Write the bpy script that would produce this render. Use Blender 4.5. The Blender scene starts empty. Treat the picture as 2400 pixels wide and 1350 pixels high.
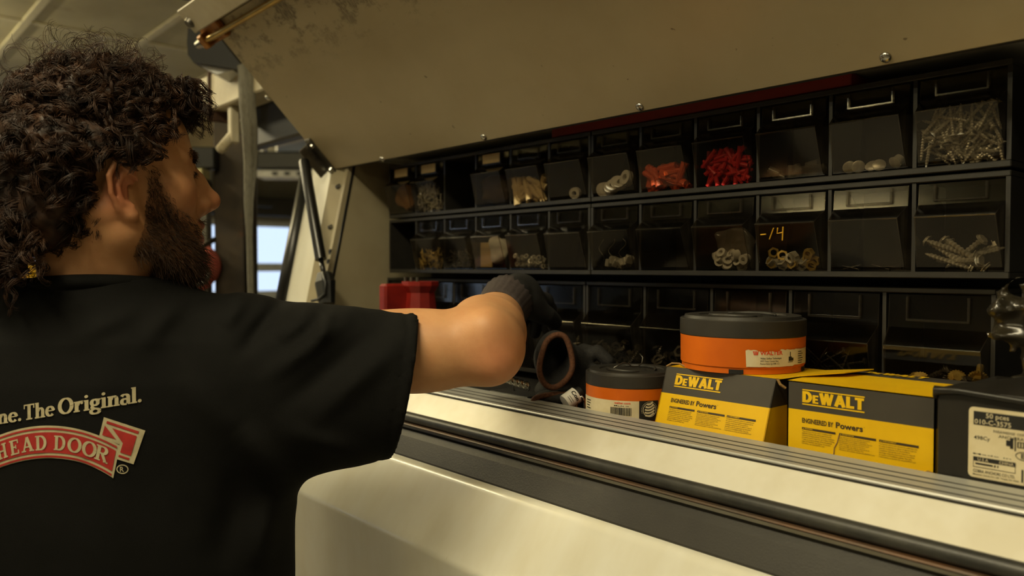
import bpy, math, random
import numpy as np
from mathutils import Vector, Matrix, Euler
from mathutils.bvhtree import BVHTree

# ------------------------------------------------------------------ camera, world, lights, exposure
# Scene units are metres.  Points are first laid out with the camera height as z = 0, CAM_H lifts all at the end
CAM_H = 1.55
FPX = 1867.0                        # focal length in pixels for a 2400 px wide frame (28 mm on 36 mm)
YAW = math.radians(48.9)
PITCH = math.radians(1.53)
SC = bpy.context.scene
COL = SC.collection
FWD = Vector((-math.sin(YAW), math.cos(YAW), 0))
RGT = Vector((math.cos(YAW), math.sin(YAW), 0))

cam_d = bpy.data.cameras.new('camera')
cam_d.lens = 28.0
cam_d.sensor_width = 36.0
cam_d.clip_start = 0.02
cam_d.dof.use_dof = True
cam_d.dof.focus_distance = 0.97
cam_d.dof.aperture_fstop = 4.5
cam = bpy.data.objects.new('camera', cam_d)
COL.objects.link(cam)
cam.rotation_euler = (math.pi / 2 - PITCH, 0, YAW)
SC.camera = cam

world = bpy.data.worlds.new('sky_world')
SC.world = world
world.use_nodes = True
wn = world.node_tree.nodes['Background']
wn.inputs['Color'].default_value = (0.66, 0.80, 1.0, 1)
wn.inputs['Strength'].default_value = 1.5

SC.view_settings.view_transform = 'Standard'
SC.view_settings.look = 'None'
SC.view_settings.gamma = 1.0
SC.view_settings.use_curve_mapping = False
SC.view_settings.exposure = -0.18
SC.cycles.max_bounces = 8
SC.cycles.transparent_max_bounces = 24
SC.cycles.use_denoising = True

# ceiling tube fixtures: x, y, power (their housings are built with the ceiling below)
FIXTURES = [(-0.55, -0.45, 42.0), (1.3, -0.45, 9.0), (-3.4, -0.30, 46.0), (-6.8, -0.2, 100.0), (-6.6, 5.2, 70.0), (0.2, -3.8, 40.0), (-4.0, -6.0, 110.0)]
LIGHT_COL = (1.0, 0.87, 0.56)
CEIL = 1.7
LAMP_Z = CEIL - 0.40
for i, (lx, ly, pw) in enumerate(FIXTURES):
    ld = bpy.data.lights.new('tube_light', 'AREA')
    ld.shape = 'RECTANGLE'
    ld.size = 1.25
    ld.size_y = 0.28
    ld.energy = pw
    ld.color = LIGHT_COL
    lo = bpy.data.objects.new('tube_light', ld)
    COL.objects.link(lo)
    lo.location = (lx, ly, LAMP_Z - 0.02)
    # added fill light over each fixture, aimed up to brighten the ceiling
    lu = bpy.data.lights.new('ceiling_fill_light', 'AREA')
    lu.shape = 'RECTANGLE'
    lu.size = 1.2
    lu.size_y = 0.12
    lu.energy = pw * (0.3 if i < 2 else 1.3)
    lu.color = LIGHT_COL
    uo = bpy.data.objects.new('ceiling_fill_light', lu)
    COL.objects.link(uo)
    uo.location = (lx, ly, LAMP_Z + 0.14)
    uo.rotation_euler = (math.pi, 0, 0)

# ------------------------------------------------------------------ helpers
rng = random.Random(7)
nrg = np.random.RandomState(11)


def cw(u, v, f):
    """point seen at pixel u, v of the 2400x1350 frame at depth f along the (level) view direction"""
    k = math.tan(PITCH)
    a = (u - 1200.0) / FPX
    b = (675.0 - v) / FPX
    # camera ray in level frame
    cp, sp = math.cos(PITCH), math.sin(PITCH)
    ff = cp + b * sp
    uu = b * cp - sp
    t = f / ff
    return RGT * (a * t) + FWD * f + Vector((0, 0, uu * t))


def cy(u, v, y):
    """point seen at pixel u, v that lies at world depth y"""
    d = cw(u, v, 1.0)
    return d * (y / d.y)


def rfu(r, f, z):
    return RGT * r + FWD * f + Vector((0, 0, z))


def lin(c):
    return tuple((x / 255.0 / 12.92) if x <= 10 else ((x / 255.0 + 0.055) / 1.055) ** 2.4 for x in c) + (1,)


def node_mat(name):
    m = bpy.data.materials.new(name)
    m.use_nodes = True
    nt = m.node_tree
    return m, nt, nt.nodes['Principled BSDF']


def tex_noise(nt, scale, detail=4, rough=0.6, coord='Object', stretch=None):
    tc = nt.nodes.new('ShaderNodeTexCoord')
    n = nt.nodes.new('ShaderNodeTexNoise')
    n.inputs['Scale'].default_value = scale
    n.inputs['Detail'].default_value = detail
    n.inputs['Roughness'].default_value = rough
    if stretch:
        mp = nt.nodes.new('ShaderNodeMapping')
        mp.inputs['Scale'].default_value = stretch
        nt.links.new(tc.outputs[coord], mp.inputs['Vector'])
        nt.links.new(mp.outputs['Vector'], n.inputs['Vector'])
    else:
        nt.links.new(tc.outputs[coord], n.inputs['Vector'])
    return n


def ramp(nt, src, a, b, ca, cb):
    r = nt.nodes.new('ShaderNodeValToRGB')
    r.color_ramp.elements[0].position = a
    r.color_ramp.elements[1].position = b
    r.color_ramp.elements[0].color = ca
    r.color_ramp.elements[1].color = cb
    nt.links.new(src, r.inputs['Fac'])
    return r


def mixc(nt, fac, a, b):
    m = nt.nodes.new('ShaderNodeMix')
    m.data_type = 'RGBA'
    for s, v in ((0, fac), (6, a), (7, b)):
        if isinstance(v, (tuple, float, int)):
            m.inputs[s].default_value = v
        else:
            nt.links.new(v, m.inputs[s])
    return m.outputs[2]


def mat(name, col, rough=0.5, metal=0.0, col2=None, scale=20, lo=0.4, hi=0.65, bump=0.0, bscale=200, spec=0.5, stretch=None, coat=0.0, grime=None):
    """procedural material: base colour broken by noise with a second colour, optional fine bump and grime spots"""
    m, nt, p = node_mat(name)
    c = lin(col)
    p.inputs['Roughness'].default_value = rough
    p.inputs['Metallic'].default_value = metal
    p.inputs['Specular IOR Level'].default_value = spec
    p.inputs['Coat Weight'].default_value = coat
    p.inputs['Coat Roughness'].default_value = 0.06
    c2 = lin(col2) if col2 else tuple(x * 0.82 for x in c[:3]) + (1,)
    n = tex_noise(nt, scale, stretch=stretch)
    out = ramp(nt, n.outputs['Fac'], lo, hi, c, c2).outputs['Color']
    if grime:
        gcol, gscale, g0, g1 = grime
        n2 = tex_noise(nt, gscale, 8, 0.7)
        f = ramp(nt, n2.outputs['Fac'], g0, g1, (0, 0, 0, 1), (1, 1, 1, 1)).outputs['Color']
        out = mixc(nt, f, out, lin(gcol))
    nt.links.new(out, p.inputs['Base Color'])
    if bump:
        b = nt.nodes.new('ShaderNodeBump')
        b.inputs['Strength'].default_value = bump
        b.inputs['Distance'].default_value = 0.002
        nb = tex_noise(nt, bscale, 3, stretch=stretch)
        nt.links.new(nb.outputs['Fac'], b.inputs['Height'])
        nt.links.new(b.outputs['Normal'], p.inputs['Normal'])
    return m


def clear_mat(name, tint, rough=0.06, gloss=1.0, ior=1.5, haze=0.0, hazecol=(160, 150, 130)):
    """thin clear plastic or glass: straight-through tint plus fresnel reflection, optional dusty film"""
    m = bpy.data.materials.new(name)
    m.use_nodes = True
    nt = m.node_tree
    nt.nodes.clear()
    out = nt.nodes.new('ShaderNodeOutputMaterial')
    tr = nt.nodes.new('ShaderNodeBsdfTransparent')
    tr.inputs['Color'].default_value = lin(tint)
    gl = nt.nodes.new('ShaderNodeBsdfGlossy')
    gl.inputs['Roughness'].default_value = rough
    gl.inputs['Color'].default_value = (gloss, gloss, gloss, 1)
    # thin sheet: the same reflectance curve from both sides
    lw = nt.nodes.new('ShaderNodeLayerWeight')
    lw.inputs['Blend'].default_value = 0.5
    pw_ = nt.nodes.new('ShaderNodeMath')
    pw_.operation = 'POWER'
    pw_.inputs[1].default_value = 4.0
    nt.links.new(lw.outputs['Facing'], pw_.inputs[0])
    fr = nt.nodes.new('ShaderNodeMath')
    fr.operation = 'MULTIPLY_ADD'
    fr.inputs[1].default_value = 0.7
    fr.inputs[2].default_value = ((ior - 1) / (ior + 1)) ** 2
    nt.links.new(pw_.outputs[0], fr.inputs[0])
    mx = nt.nodes.new('ShaderNodeMixShader')
    nt.links.new(fr.outputs[0], mx.inputs[0])
    base = tr.outputs[0]
    if haze:
        df = nt.nodes.new('ShaderNodeBsdfDiffuse')
        df.inputs['Color'].default_value = lin(hazecol)
        n = tex_noise(nt, 45, 5, 0.65)
        r = ramp(nt, n.outputs['Fac'], 0.35, 0.75, (haze * 0.35,) * 3 + (1,), (haze,) * 3 + (1,))
        m2 = nt.nodes.new('ShaderNodeMixShader')
        nt.links.new(r.outputs['Color'], m2.inputs[0])
        nt.links.new(tr.outputs[0], m2.inputs[1])
        nt.links.new(df.outputs[0], m2.inputs[2])
        base = m2.outputs[0]
    nt.links.new(base, mx.inputs[1])
    nt.links.new(gl.outputs[0], mx.inputs[2])
    nt.links.new(mx.outputs[0], out.inputs['Surface'])
    return m


class MB:
    """collects shapes; build() links them as ONE mesh object"""

    def __init__(self):
        self.v = []
        self.f = []

    def add(self, vs, fs):
        k = len(self.v)
        self.v += [tuple(p) for p in vs]
        self.f += [tuple(i + k for i in f) for f in fs]
        return self

    def box(self, lo, hi, bev=0.0, rot=None, about=None):
        x0, y0, z0 = lo
        x1, y1, z1 = hi
        if bev <= 0:
            vs = [(x0, y0, z0), (x1, y0, z0), (x1, y1, z0), (x0, y1, z0), (x0, y0, z1), (x1, y0, z1), (x1, y1, z1), (x0, y1, z1)]
            fs = [(0, 3, 2, 1), (4, 5, 6, 7), (0, 1, 5, 4), (1, 2, 6, 5), (2, 3, 7, 6), (3, 0, 4, 7)]
        else:
            b = min(bev, (x1 - x0) / 2.01, (y1 - y0) / 2.01, (z1 - z0) / 2.01)
            ring = [(x0 + b, y0), (x1 - b, y0), (x1, y0 + b), (x1, y1 - b), (x1 - b, y1), (x0 + b, y1), (x0, y1 - b), (x0, y0 + b)]
            inr = [(x0 + b, y0 + b), (x1 - b, y0 + b), (x1 - b, y0 + b), (x1 - b, y1 - b), (x1 - b, y1 - b), (x0 + b, y1 - b), (x0 + b, y1 - b), (x0 + b, y0 + b)]
            vs = [(a, c, z0) for a, c in inr] + [(a, c, z0 + b) for a, c in ring] + [(a, c, z1 - b) for a, c in ring] + [(a, c, z1) for a, c in inr]
            fs = []
            for L in range(3):
                for i in range(8):
                    j = (i + 1) % 8
                    fs.append((L * 8 + i, L * 8 + j, L * 8 + 8 + j, L * 8 + 8 + i))
            fs += [(7, 5, 3, 1), (25, 27, 29, 31)]
        if rot is not None:
            c = Vector(about if about else ((x0 + x1) / 2, (y0 + y1) / 2, (z0 + z1) / 2))
            vs = [c + rot @ (Vector(p) - c) for p in vs]
        return self.add(vs, fs)

    def tube(self, pts, r, n=10, closed=False, caps=True, flat=1.0):
        """round tube along points; r one radius or one per point"""
        pts = [Vector(p) for p in pts]
        m = len(pts)
        rs = r if isinstance(r, (list, tuple)) else [r] * m
        t0 = (pts[1] - pts[0]).normalized()
        up = Vector((0, 0, 1)) if abs(t0.z) < 0.9 else Vector((1, 0, 0))
        a = t0.cross(up).normalized()
        vs = []
        for i in range(m):
            if closed:
                t = (pts[(i + 1) % m] - pts[i - 1]).normalized()
            else:
                t = (pts[min(i + 1, m - 1)] - pts[max(i - 1, 0)]).normalized()
            a = (a - t * a.dot(t)).normalized()
            b = t.cross(a)
            for k in range(n):
                q = 2 * math.pi * k / n
                vs.append(pts[i] + (a * math.cos(q) + b * math.sin(q) * flat) * rs[i])
        fs = []
        for i in range(m if closed else m - 1):
            i2 = (i + 1) % m
            for k in range(n):
                k2 = (k + 1) % n
                fs.append((i * n + k, i * n + k2, i2 * n + k2, i2 * n + k))
        if caps and not closed:
            fs.append(tuple(range(n - 1, -1, -1)))
            fs.append(tuple((m - 1) * n + k for k in range(n)))
        return self.add(vs, fs)

    def cyl(self, a, b, r, n=16, r2=None):
        return self.tube([a, b], [r, r if r2 is None else r2], n)

    def lathe(self, prof, c=(0, 0, 0), n=32, cap0=True, cap1=True):
        """profile [(radius, z)] turned about the vertical through c"""
        vs = []
        for r, z in prof:
            for k in range(n):
                q = 2 * math.pi * k / n
                vs.append((c[0] + r * math.cos(q), c[1] + r * math.sin(q), c[2] + z))
        fs = []
        for i in range(len(prof) - 1):
            for k in range(n):
                k2 = (k + 1) % n
                fs.append((i * n + k, i * n + k2, i * n + n + k2, i * n + n + k))
        if cap0:
            fs.append(tuple(range(n - 1, -1, -1)))
        if cap1:
            fs.append(tuple((len(prof) - 1) * n + k for k in range(n)))
        return self.add(vs, fs)

    def prism(self, prof, x0, x1, closed=True, nx=1):
        """profile [(y, z)] run along x"""
        m = len(prof)
        vs = []
        for i in range(nx + 1):
            x = x0 + (x1 - x0) * i / nx
            vs += [(x, y, z) for y, z in prof]
        fs = []
        for i in range(nx):
            for k in range(m if closed else m - 1):
                k2 = (k + 1) % m
                fs.append((i * m + k, i * m + k2, i * m + m + k2, i * m + m + k))
        if closed:
            fs.append(tuple(range(m - 1, -1, -1)))
            fs.append(tuple(nx * m + k for k in range(m)))
        return self.add(vs, fs)

    def slab(self, poly, d):
        """convex/concave polygon of 3D points thickened by vector d"""
        m = len(poly)
        d = Vector(d)
        vs = [Vector(p) for p in poly] + [Vector(p) + d for p in poly]
        fs = [tuple(range(m)), tuple(range(2 * m - 1, m - 1, -1))]
        for k in range(m):
            k2 = (k + 1) % m
            fs.append((k2, k, m + k, m + k2))
        return self.add(vs, fs)

    def xf(self, M):
        self.v = [tuple(M @ Vector(p)) for p in self.v]
        return self

    def build(self, name, m, parent=None, smooth=False, origin=None, fix=True, auto=None):
        return mesh_obj(name, np.array(self.v, dtype=np.float64).reshape(-1, 3), self.f, m, parent, smooth, origin, fix, auto)


def wloc(o):
    p = Vector((0, 0, 0))
    while o is not None:
        p = p + o.location
        o = o.parent
    return p


def mesh_obj(name, V, F, m, parent=None, smooth=False, origin=None, fix=True, auto=None):
    V = np.asarray(V, dtype=np.float64)
    lo, hi = V.min(0), V.max(0)
    if origin is None:
        origin = ((lo[0] + hi[0]) / 2, (lo[1] + hi[1]) / 2, lo[2])
    org = np.array(origin)
    me = bpy.data.meshes.new(name)
    me.from_pydata((V - org).tolist(), [], F if isinstance(F, list) else F.tolist())
    if fix:
        import bmesh
        bm = bmesh.new()
        bm.from_mesh(me)
        bmesh.ops.recalc_face_normals(bm, faces=bm.faces)
        bm.to_mesh(me)
        bm.free()
    if smooth:
        me.polygons.foreach_set('use_smooth', [True] * len(me.polygons))
        if auto:
            me.set_sharp_from_angle(angle=math.radians(auto))
    me.materials.append(m)
    o = bpy.data.objects.new(name, me)
    COL.objects.link(o)
    if parent is not None:
        o.parent = parent
        o.location = Vector(origin) - wloc(parent)
    else:
        o.location = Vector(origin)
    return o


def tag(o, label=None, cat=None, group=None, kind=None):
    if label:
        o['label'] = label
    if cat:
        o['category'] = cat
    if group:
        o['group'] = group
    if kind:
        o['kind'] = kind
    return o


def thing(name, label, cat, loc=(0, 0, 0), group=None):
    o = bpy.data.objects.new(name, None)
    o.empty_display_size = 0.05
    COL.objects.link(o)
    o.location = loc
    return tag(o, label, cat, group)


def copy_tree(o, parent=None):
    c = o.copy()
    COL.objects.link(c)
    c.parent = parent
    for ch in list(o.children):
        copy_tree(ch, c)
    return c


# ---- signed distance meshing (surface nets) for bodies, cloth and gloves
def surface_nets(fn, lo, hi, h, slack=2.2):
    """mesh of fn = 0; fn is first sampled coarsely, then finely only near the surface"""
    lo = np.array(lo, float)
    hi = np.array(hi, float)
    C = 4
    nb = np.ceil((hi - lo) / (h * C)).astype(int) + 1
    n = nb * C
    cx = [lo[i] + h * C * (np.arange(nb[i]) + 0.5) - h * 0.5 for i in range(3)]
    X, Y, Z = np.meshgrid(*cx, indexing='ij')
    Dc = fn(X.ravel(), Y.ravel(), Z.ravel()).reshape(nb)
    near = np.abs(Dc) < h * C * slack
    D = np.repeat(np.repeat(np.repeat(np.where(Dc < 0, -1.0, 1.0).astype(np.float32), C, 0), C, 1), C, 2)
    bi = np.argwhere(near)
    oo = np.stack(np.meshgrid(*[np.arange(C)] * 3, indexing='ij'), -1).reshape(-1, 3)
    fi = (bi[:, None, :] * C + oo[None]).reshape(-1, 3)
    P = lo + fi * h
    D[fi[:, 0], fi[:, 1], fi[:, 2]] = fn(P[:, 0], P[:, 1], P[:, 2])
    S = D < 0
    nx, ny, nz = n
    sl = lambda A, o: A[o[0]:o[0] + nx - 1, o[1]:o[1] + ny - 1, o[2]:o[2] + nz - 1]
    offs = np.array([(0, 0, 0), (1, 0, 0), (0, 1, 0), (1, 1, 0), (0, 0, 1), (1, 0, 1), (0, 1, 1), (1, 1, 1)])
    al = np.ones((nx - 1, ny - 1, nz - 1), bool)
    an = np.zeros_like(al)
    for o in offs:
        q = sl(S, o)
        al &= q
        an |= q
    cells = np.argwhere(an & ~al)
    K = len(cells)
    cor = cells[:, None, :] + offs[None]
    d = D[cor[..., 0], cor[..., 1], cor[..., 2]].astype(np.float64)
    acc = np.zeros((K, 3))
    cnt = np.zeros(K)
    for a, b in [(0, 1), (2, 3), (4, 5), (6, 7), (0, 2), (1, 3), (4, 6), (5, 7), (0, 4), (1, 5), (2, 6), (3, 7)]:
        da, db = d[:, a], d[:, b]
        x = (da < 0) != (db < 0)
        t = np.where(x, da / np.where(np.abs(da - db) < 1e-12, 1, da - db), 0)
        acc += np.where(x[:, None], offs[a] + t[:, None] * (offs[b] - offs[a]), 0)
        cnt += x
    V = lo + (cells + acc / cnt[:, None]) * h
    idx = -np.ones(al.shape, np.int32)
    idx[cells[:, 0], cells[:, 1], cells[:, 2]] = np.arange(K)
    F = []
    for ax in range(3):
        u, w = (ax + 1) % 3, (ax + 2) % 3
        s0 = [slice(1, -1)] * 3
        s1 = [slice(1, -1)] * 3
        s0[ax] = slice(0, -1)
        s1[ax] = slice(1, None)
        e = np.argwhere(S[tuple(s0)] != S[tuple(s1)])
        if not len(e):
            continue
        g = e.copy()
        g[:, u] += 1
        g[:, w] += 1
        ins = S[g[:, 0], g[:, 1], g[:, 2]]
        q = []
        for du, dw in ((-1, -1), (0, -1), (0, 0), (-1, 0)):
            c = g.copy()
            c[:, u] += du
            c[:, w] += dw
            q.append(idx[c[:, 0], c[:, 1], c[:, 2]])
        q = np.stack(q, 1)
        ok = (q >= 0).all(1)
        q, ins = q[ok], ins[ok]
        F.append(np.where(ins[:, None], q, q[:, ::-1]))
    return V, np.concatenate(F)


def smin(a, b, k):
    if k <= 0:
        return np.minimum(a, b)
    h = np.clip(0.5 + 0.5 * (b - a) / k, 0, 1)
    return b + (a - b) * h - k * h * (1 - h)


def smax(a, b, k):
    return -smin(-a, -b, k)


def d_sph(X, Y, Z, c, r):
    return np.sqrt((X - c[0]) ** 2 + (Y - c[1]) ** 2 + (Z - c[2]) ** 2) - r


def d_ell(X, Y, Z, c, r, R=None):
    x, y, z = X - c[0], Y - c[1], Z - c[2]
    if R is not None:
        x, y, z = (R[0][0] * x + R[0][1] * y + R[0][2] * z, R[1][0] * x + R[1][1] * y + R[1][2] * z, R[2][0] * x + R[2][1] * y + R[2][2] * z)
    k0 = np.sqrt((x / r[0]) ** 2 + (y / r[1]) ** 2 + (z / r[2]) ** 2)
    k1 = np.sqrt((x / r[0] ** 2) ** 2 + (y / r[1] ** 2) ** 2 + (z / r[2] ** 2) ** 2)
    return k0 * (k0 - 1) / np.maximum(k1, 1e-9)


def d_cap(X, Y, Z, a, b, ra, rb=None):
    rb = ra if rb is None else rb
    d = np.array(b, float) - np.array(a, float)
    L = float((d * d).sum()) or 1e-12
    t = np.clip(((X - a[0]) * d[0] + (Y - a[1]) * d[1] + (Z - a[2]) * d[2]) / L, 0, 1)
    return np.sqrt((X - a[0] - t * d[0]) ** 2 + (Y - a[1] - t * d[1]) ** 2 + (Z - a[2] - t * d[2]) ** 2) - (ra + (rb - ra) * t)


def d_chain(X, Y, Z, pts, rs, k=0.0):
    d = None
    for i in range(len(pts) - 1):
        e = d_cap(X, Y, Z, pts[i], pts[i + 1], rs[i], rs[i + 1])
        d = e if d is None else smin(d, e, k)
    return d


def wave_noise(X, Y, Z, s, seed=0):
    r = np.random.RandomState(seed)
    out = 0
    for i in range(5):
        k = r.normal(size=3)
        k = k / np.linalg.norm(k) * s * (0.7 + 0.35 * i)
        out = out + np.sin(X * k[0] + Y * k[1] + Z * k[2] + r.rand() * 6.28) / (1 + 0.5 * i)
    return out / 2.6


def strands(paths, radii, n=3):
    """many thin tapering hairs, paths [S, P, 3], radii [S] -> verts, quads"""
    Pn = np.asarray(paths)
    S, P, _ = Pn.shape
    T = np.gradient(Pn, axis=1)
    T /= np.maximum(np.linalg.norm(T, axis=2, keepdims=True), 1e-9)
    ref = np.where(np.abs(T[..., 2:3]) > 0.9, np.array([1.0, 0, 0]), np.array([0, 0, 1.0]))
    A = np.cross(T, ref)
    A /= np.maximum(np.linalg.norm(A, axis=2, keepdims=True), 1e-9)
    B = np.cross(T, A)
    taper = np.linspace(1, 0.35, P)[None, :, None] * np.asarray(radii)[:, None, None]
    rings = [Pn + (A * math.cos(2 * math.pi * k / n) + B * math.sin(2 * math.pi * k / n)) * taper for k in range(n)]
    V = np.stack(rings, 2).reshape(-1, 3)
    base = (np.arange(S)[:, None, None] * P * n + np.arange(P - 1)[None, :, None] * n)
    k = np.arange(n)[None, None, :]
    k2 = (np.arange(n) + 1)[None, None, :] % n
    F = np.stack([base + k, base + k2, base + n + k2, base + n + k], -1).reshape(-1, 4)
    return V, F


# ---- lettering: built-in font outlines turned to flat meshes once, and hand-drawn letter strokes
TXT = {}


def make_texts(items):
    obs = []
    for key, s, bold in items:
        c = bpy.data.curves.new('t', 'FONT')
        c.body = s
        c.resolution_u = 2
        c.offset = bold
        c.fill_mode = 'FRONT'
        o = bpy.data.objects.new('t', c)
        COL.objects.link(o)
        obs.append((key, o, c))
    dg = bpy.context.evaluated_depsgraph_get()
    for key, o, c in obs:
        me = bpy.data.meshes.new_from_object(o.evaluated_get(dg))
        V = np.array([v.co[:2] for v in me.vertices]).reshape(-1, 2)
        F = [tuple(p.vertices) for p in me.polygons]
        if len(V):
            V[:, 0] -= V[:, 0].min()
        TXT[key] = (V, F)
        bpy.data.meshes.remove(me)
    for key, o, c in obs:
        bpy.data.objects.remove(o)
        bpy.data.curves.remove(c)


def fit(key, x, y, w=None, h=None):
    """text mesh scaled to width w and/or capital height h with its lower left at x, y"""
    V, F = TXT[key]
    V = V.copy()
    ww = V[:, 0].max() or 1
    hh = 0.70
    sx = sy = None
    if w:
        sx = w / ww
    if h:
        sy = h / hh
    sx = sx or sy
    sy = sy or sx
    V = V * np.array([sx, sy]) + np.array([x, y])
    return V, F


def rect(x0, y0, x1, y1, nx=1):
    vs, fs = [], []
    for i in range(nx + 1):
        x = x0 + (x1 - x0) * i / nx
        vs += [(x, y0), (x, y1)]
    for i in range(nx):
        fs.append((2 * i, 2 * i + 2, 2 * i + 3, 2 * i + 1))
    return np.array(vs), fs


def stroke(pts, thick, thin, n_caps=False):
    """pen stroke: wide where it runs upright, thin where it runs level"""
    p = np.array(pts, float)
    t = np.gradient(p, axis=0)
    t /= np.maximum(np.linalg.norm(t, axis=1, keepdims=True), 1e-9)
    w = (thin + (thick - thin) * np.abs(t[:, 1])) / 2
    nrm = np.stack([-t[:, 1], t[:, 0]], 1) * w[:, None]
    V = np.empty((2 * len(p), 2))
    V[0::2] = p + nrm
    V[1::2] = p - nrm
    F = [(2 * i, 2 * i + 1, 2 * i + 3, 2 * i + 2) for i in range(len(p) - 1)]
    return V, F


def arc(cx, cy_, rx, ry, a0, a1, n=14):
    a = np.radians(np.linspace(a0, a1, n))
    return np.stack([cx + rx * np.cos(a), cy_ + ry * np.sin(a)], 1)


def join2(parts):
    V, F, k = [], [], 0
    for v, f in parts:
        V.append(np.asarray(v, float).reshape(-1, 2))
        F += [tuple(i + k for i in q) for q in f]
        k += len(v)
    return np.concatenate(V), F


def serif_glyphs(tk=0.2, tn=0.085, sl=0.085):
    """letters of a bold serif face: capital height 1, x-height 0.66; returns {char: (mesh, advance)}"""
    S = lambda p: stroke(p, tk, tn)
    bar = lambda x, y, w: rect(x - w / 2, y, x + w / 2, y + sl)
    bt = lambda x, y, w: rect(x - w / 2, y - sl, x + w / 2, y)
    X = 0.66
    st = lambda x, y0, y1: S([(x, y0), (x, (y0 + y1) / 2), (x, y1)])
    G = {}
    G['T'] = (join2([st(0.36, 0, 1), bar(0.36, 0, 0.42), rect(0, 0.91, 0.72, 1), rect(0, 0.72, 0.07, 1), rect(0.65, 0.72, 0.72, 1)]), 0.76)
    G['h'] = (join2([st(0.16, 0, 1), bar(0.16, 0, 0.34), rect(0.0, 0.93, 0.2, 1.0), S(np.concatenate([[(0.2, 0.45)], arc(0.37, 0.42, 0.16, 0.2, 150, 0)])), st(0.53, 0, 0.44), bar(0.53, 0, 0.34)]), 0.74)
    G['n'] = (join2([st(0.16, 0, X), bar(0.16, 0, 0.34), rect(0.0, X - 0.07, 0.2, X), S(np.concatenate([[(0.2, 0.45)], arc(0.37, 0.42, 0.16, 0.2, 150, 0)])), st(0.53, 0, 0.44), bar(0.53, 0, 0.34)]), 0.74)
    G['r'] = (join2([st(0.16, 0, X), bar(0.16, 0, 0.36), rect(0.0, X - 0.07, 0.2, X), S(np.concatenate([[(0.2, 0.42)], arc(0.4, 0.42, 0.18, 0.2, 150, 60)])), (arc(0.45, 0.53, 0.075, 0.08, 0, 330, 10), [tuple(range(10))])]), 0.56)
    G['i'] = (join2([st(0.16, 0, X), bar(0.16, 0, 0.34), rect(0.0, X - 0.07, 0.2, X), (arc(0.15, 0.88, 0.11, 0.1, 0, 330, 10), [tuple(range(10))])]), 0.36)
    G['l'] = (join2([st(0.16, 0, 1), bar(0.16, 0, 0.34), rect(0.0, 0.93, 0.2, 1.0)]), 0.36)
    G['e'] = (join2([S(arc(0.3, 0.33, 0.23, 0.29, 5, 320, 22)), rect(0.1, 0.33, 0.56, 0.4)]), 0.62)
    G['a'] = (join2([S(np.concatenate([arc(0.26, 0.47, 0.19, 0.16, 160, 0, 10), [(0.45, 0.3), (0.45, 0.06)]])), S(arc(0.26, 0.19, 0.18, 0.17, 60, 300, 14)), rect(0.42, 0, 0.6, 0.075)]), 0.62)
    G['g'] = (join2([S(arc(0.27, 0.43, 0.18, 0.18, 0, 360, 20)), S(arc(0.29, -0.12, 0.24, 0.15, 0, 360, 20)), S([(0.16, 0.26), (0.1, 0.14), (0.25, 0.05), (0.4, 0.03)]), rect(0.42, 0.55, 0.6, 0.64)]), 0.62)
    G['.'] = ((arc(0.12, 0.1, 0.11, 0.11, 0, 330, 12), [tuple(range(12))]), 0.28)
    G['O'] = (join2([S(arc(0.44, 0.5, 0.34, 0.46, 0, 360, 30))]), 0.9)
    G['H'] = (join2([st(0.2, 0, 1), st(0.68, 0, 1), rect(0.2, 0.45, 0.68, 0.56), bar(0.2, 0, 0.38), bar(0.68, 0, 0.38), bt(0.2, 1, 0.38), bt(0.68, 1, 0.38)]), 0.94)
    G['E'] = (join2([st(0.2, 0, 1), rect(0.02, 0, 0.7, 0.1), rect(0.02, 0.9, 0.7, 1), rect(0.2, 0.45, 0.5, 0.55), rect(0.61, 0, 0.7, 0.28), rect(0.61, 0.72, 0.7, 1), rect(0.45, 0.36, 0.52, 0.64)]), 0.8)
    G['A'] = (join2([stroke([(0.14, 0.04), (0.42, 1)], 0.12, 0.12), stroke([(0.42, 1), (0.74, 0.04)], 0.2, 0.2), rect(0.24, 0.28, 0.62, 0.38), bar(0.14, 0, 0.34), bar(0.74, 0, 0.36)]), 0.92)
    G['D'] = (join2([st(0.2, 0, 1), S(np.concatenate([[(0.2, 0.955)], arc(0.38, 0.5, 0.33, 0.455, 90, -90, 20), [(0.2, 0.045)]])), rect(0.02, 0, 0.3, 0.09), rect(0.02, 0.91, 0.3, 1)]), 0.9)
    G['R'] = (join2([st(0.2, 0, 1), S(np.concatenate([[(0.2, 0.955)], arc(0.44, 0.74, 0.2, 0.215, 90, -90, 16), [(0.2, 0.52)]])), stroke([(0.42, 0.52), (0.7, 0.05)], 0.18, 0.18), bar(0.2, 0, 0.36), bar(0.72, 0, 0.28), rect(0.02, 0.91, 0.3, 1)]), 0.92)
    G['V'] = (join2([stroke([(0.12, 0.96), (0.42, 0)], 0.2, 0.2), stroke([(0.42, 0), (0.72, 0.96)], 0.12, 0.12), bt(0.12, 1, 0.36), bt(0.72, 1, 0.34)]), 0.86)
    return G


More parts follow.
